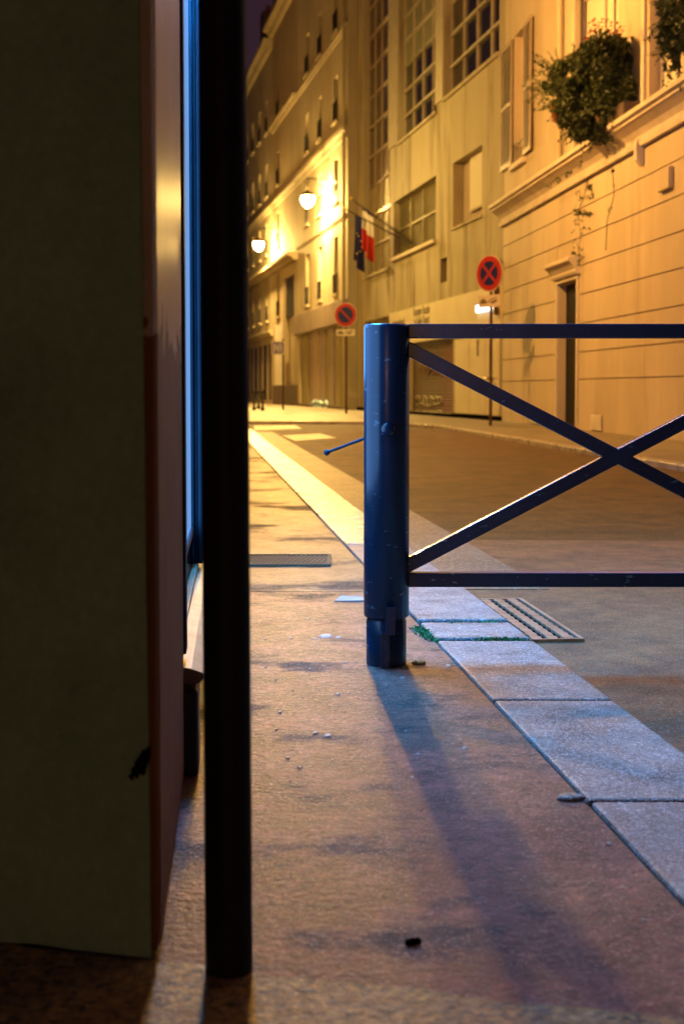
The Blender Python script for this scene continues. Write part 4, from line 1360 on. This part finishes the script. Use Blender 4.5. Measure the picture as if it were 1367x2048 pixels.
def bush(name, label, blobs, size, dens, seed, extras=None):
    rnd = random.Random(seed)
    cs = []
    for px, py, n, rs, rz_ in blobs:
        s, z = FA.uv(px, py, n)
        cs.append((FA.P(s, z, n), rs, rz_))
    t = thing(name, label, 'plant', cs[0][0])
    m1, m2 = MB(), MB()
    for i, (c, rs, rz_) in enumerate(cs):
        for q in range(7):
            o = Vector((rnd.uniform(-.6, .6) * rs, rnd.uniform(-.6, .6) * rs, rnd.uniform(-.6, .6) * rz_))
            rr_ = rnd.uniform(.35, .6)
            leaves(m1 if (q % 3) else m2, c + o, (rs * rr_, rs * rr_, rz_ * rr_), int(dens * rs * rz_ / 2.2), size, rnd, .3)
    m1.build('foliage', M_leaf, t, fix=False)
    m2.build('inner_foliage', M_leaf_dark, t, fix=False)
    sp_ = MB()
    for q in range(90 if len(cs) > 10 else 40):
        c, rs, rz_ = rnd.choice(cs)
        v = Vector((rnd.gauss(0, 1), rnd.gauss(0, 1), rnd.gauss(0, 1))).normalized()
        p = c + Vector((v.x * rs * .8, v.y * rs * .8, v.z * rz_ * .8))
        ln = rnd.uniform(.12, .34)
        e = p + v * ln + Vector((0, 0, -ln * rnd.uniform(.0, .9)))
        sp_.tube([p, p.lerp(e, .5) + Vector((0, 0, .03)), e], [.006, .004, .002], 4)
        for j in range(7):
            leaves(sp_, p.lerp(e, .15 + .13 * j), (.03, .03, .03), 2, size * .9, rnd, .1)
    sp_.build('sprigs', M_leaf, t, fix=False)['kind'] = 'stuff'
    st = MB()
    for c, rs, rz_ in cs:
        st.tube([cs[0][0] - Vector((0, 0, .3)), c], [.02, .008], 6)
    st.build('stems', M_stem, t)
    return t
b1_ = bush('window_box_plant', 'large dark bushy plant with red flowers overhanging the ledge of cream house',
           [(1195, 215, .35, .42, .42), (1220, 150, .32, .42, .45), (1222, 205, .30, .36, .45), (1180, 150, .45, .40, .42), (1140, 160, .5, .36, .38), (1115, 140, .5, .28, .26), (1150, 215, .5, .36, .34),
            (1222, 100, .35, .34, .32), (1185, 115, .42, .30, .26), (1175, 262, .42, .26, .24), (1150, 260, .45, .2, .18), (1100, 175, .5, .18, .18), (1196, 262, .36, .24, .26), (1130, 195, .5, .30, .30), (1128, 225, .5, .22, .2), (1162, 185, .5, .36, .36), (1232, 175, .3, .30, .5), (1228, 125, .32, .3, .4), (1150, 120, .48, .24, .2), (1208, 250, .36, .22, .26)], .032, 6500, 5)
rnd = random.Random(9)
m = MB()
for px, py in ((1190, 52), (1208, 50), (1236, 58), (1178, 78), (1172, 88), (1188, 70), (1225, 62)):
    s, z = FA.uv(px, py, .4)
    leaves(m, FA.P(s, z, .4), (.13, .13, .12), 26, .03, rnd, .1)
m.build('flowers', M_flower, b1_, fix=False)['kind'] = 'stuff'
s, z = FA.uv(1113, 243, .55)
m = MB(); m.lathe(FA.P(s, z, .55), [(0, 0), (.085, 0), (.11, .20), (.128, .20), (.128, .27), (.105, .27), (.10, .24), (0, .24)], 20)
pt_ = thing('flower_pot', 'small terracotta pot at the left edge of the bushy plant', 'pot', FA.P(s, z, .55))
m.build('pot', M_terra, pt_)
m = MB(); m.tube([FA.P(s, z + .18, .01), FA.P(s, z + .18, .44)], .012, 6); m.tube([FA.P(s, z - .1, .01), FA.P(s, z + .17, .43)], .01, 6)
m.tube([FA.P(s, z + .18, .55) + Vector((.125 * math.cos(a), .125 * math.sin(a), 0)) for a in [i * math.pi / 8 for i in range(17)]], .008, 6)
m.build('pot_bracket', M_iron, pt_)
s, z = FA.uv(1205, 285, .3)
m = MB(); m.fbox(FA, FA.S(1248, 240, .3), FA.S(1160, 260, .3), zc1 + .005, zc1 + .22, .02, .32); m.build('planter', M_plinth, b1_, bevel=.012)
m = MB()
for (x0, y0), nfr in (((1120, 150), 9), ((1105, 190), 7), ((1112, 215), 6)):
    for k in range(nfr):
        s, z = FA.uv(x0, y0, .5)
        p = FA.P(s, z, .5)
        q = p + Vector((rnd.uniform(-.55, -.2), rnd.uniform(.0, .5), rnd.uniform(-.1, .45)))
        m.tube([p, p.lerp(q, .5) + Vector((0, 0, .06)), q], [.008, .005, .003], 4)
        for j in range(8):
            c = p.lerp(q, .3 + .09 * j)
            leaves(m, c, (.03, .03, .03), 2, .03, rnd, .1)
m.build('fronds', M_leaf, b1_, fix=False)
b2_ = bush('hanging_plant', 'trailing plant hanging from the upper window at the right edge',
           [(1352, 40, .35, .26, .30), (1340, 70, .35, .18, .34), (1362, 80, .35, .24, .28), (1335, 20, .35, .16, .18), (1385, 50, .35, .3, .4), (1330, 95, .35, .07, .18), (1350, 110, .35, .08, .22), (1330, 130, .35, .03, .1)], .034, 4200, 6)
# creeper on the wall below the ledge
cr = thing('creeper', 'sparse dry creeper straggling down the cream wall from ledge to door hood', 'plant', FA.P(*FA.uv(1155, 480), .03))
ms, ml = MB(), MB()
def vine(pts, n=.045, lv=14, spread=9):
    P3 = [FA.P(*FA.uv(x, y), n) for x, y in pts]
    ms.tube(P3, .007, 4)
    for i in range(lv):
        k = rnd.randrange(len(pts) - 1)
        f = rnd.random()
        x = pts[k][0] + (pts[k + 1][0] - pts[k][0]) * f + rnd.gauss(0, spread)
        y = pts[k][1] + (pts[k + 1][1] - pts[k][1]) * f + rnd.gauss(0, spread * .6)
        leaves(ml, FA.P(*FA.uv(x, y), n + .02), (.05, .02, .04), 4, .03, rnd, .1)
vine([(1180, 360), (1172, 392), (1158, 425), (1165, 470), (1160, 525)], lv=22)
vine([(1185, 372), (1191, 397)], lv=10, spread=4)
vine([(1160, 425), (1190, 428)], lv=16, spread=5)
vine([(1158, 485), (1163, 520), (1150, 530)], lv=14, spread=5)
vine([(1228, 330), (1232, 390), (1218, 440), (1215, 500)], lv=4, spread=3)
vine([(1180, 345), (1140, 370), (1125, 376)], lv=12, spread=6, n=.38)
ms.build('stems', M_stem, cr)
ml.build('leaves', M_leaf, cr, fix=False)
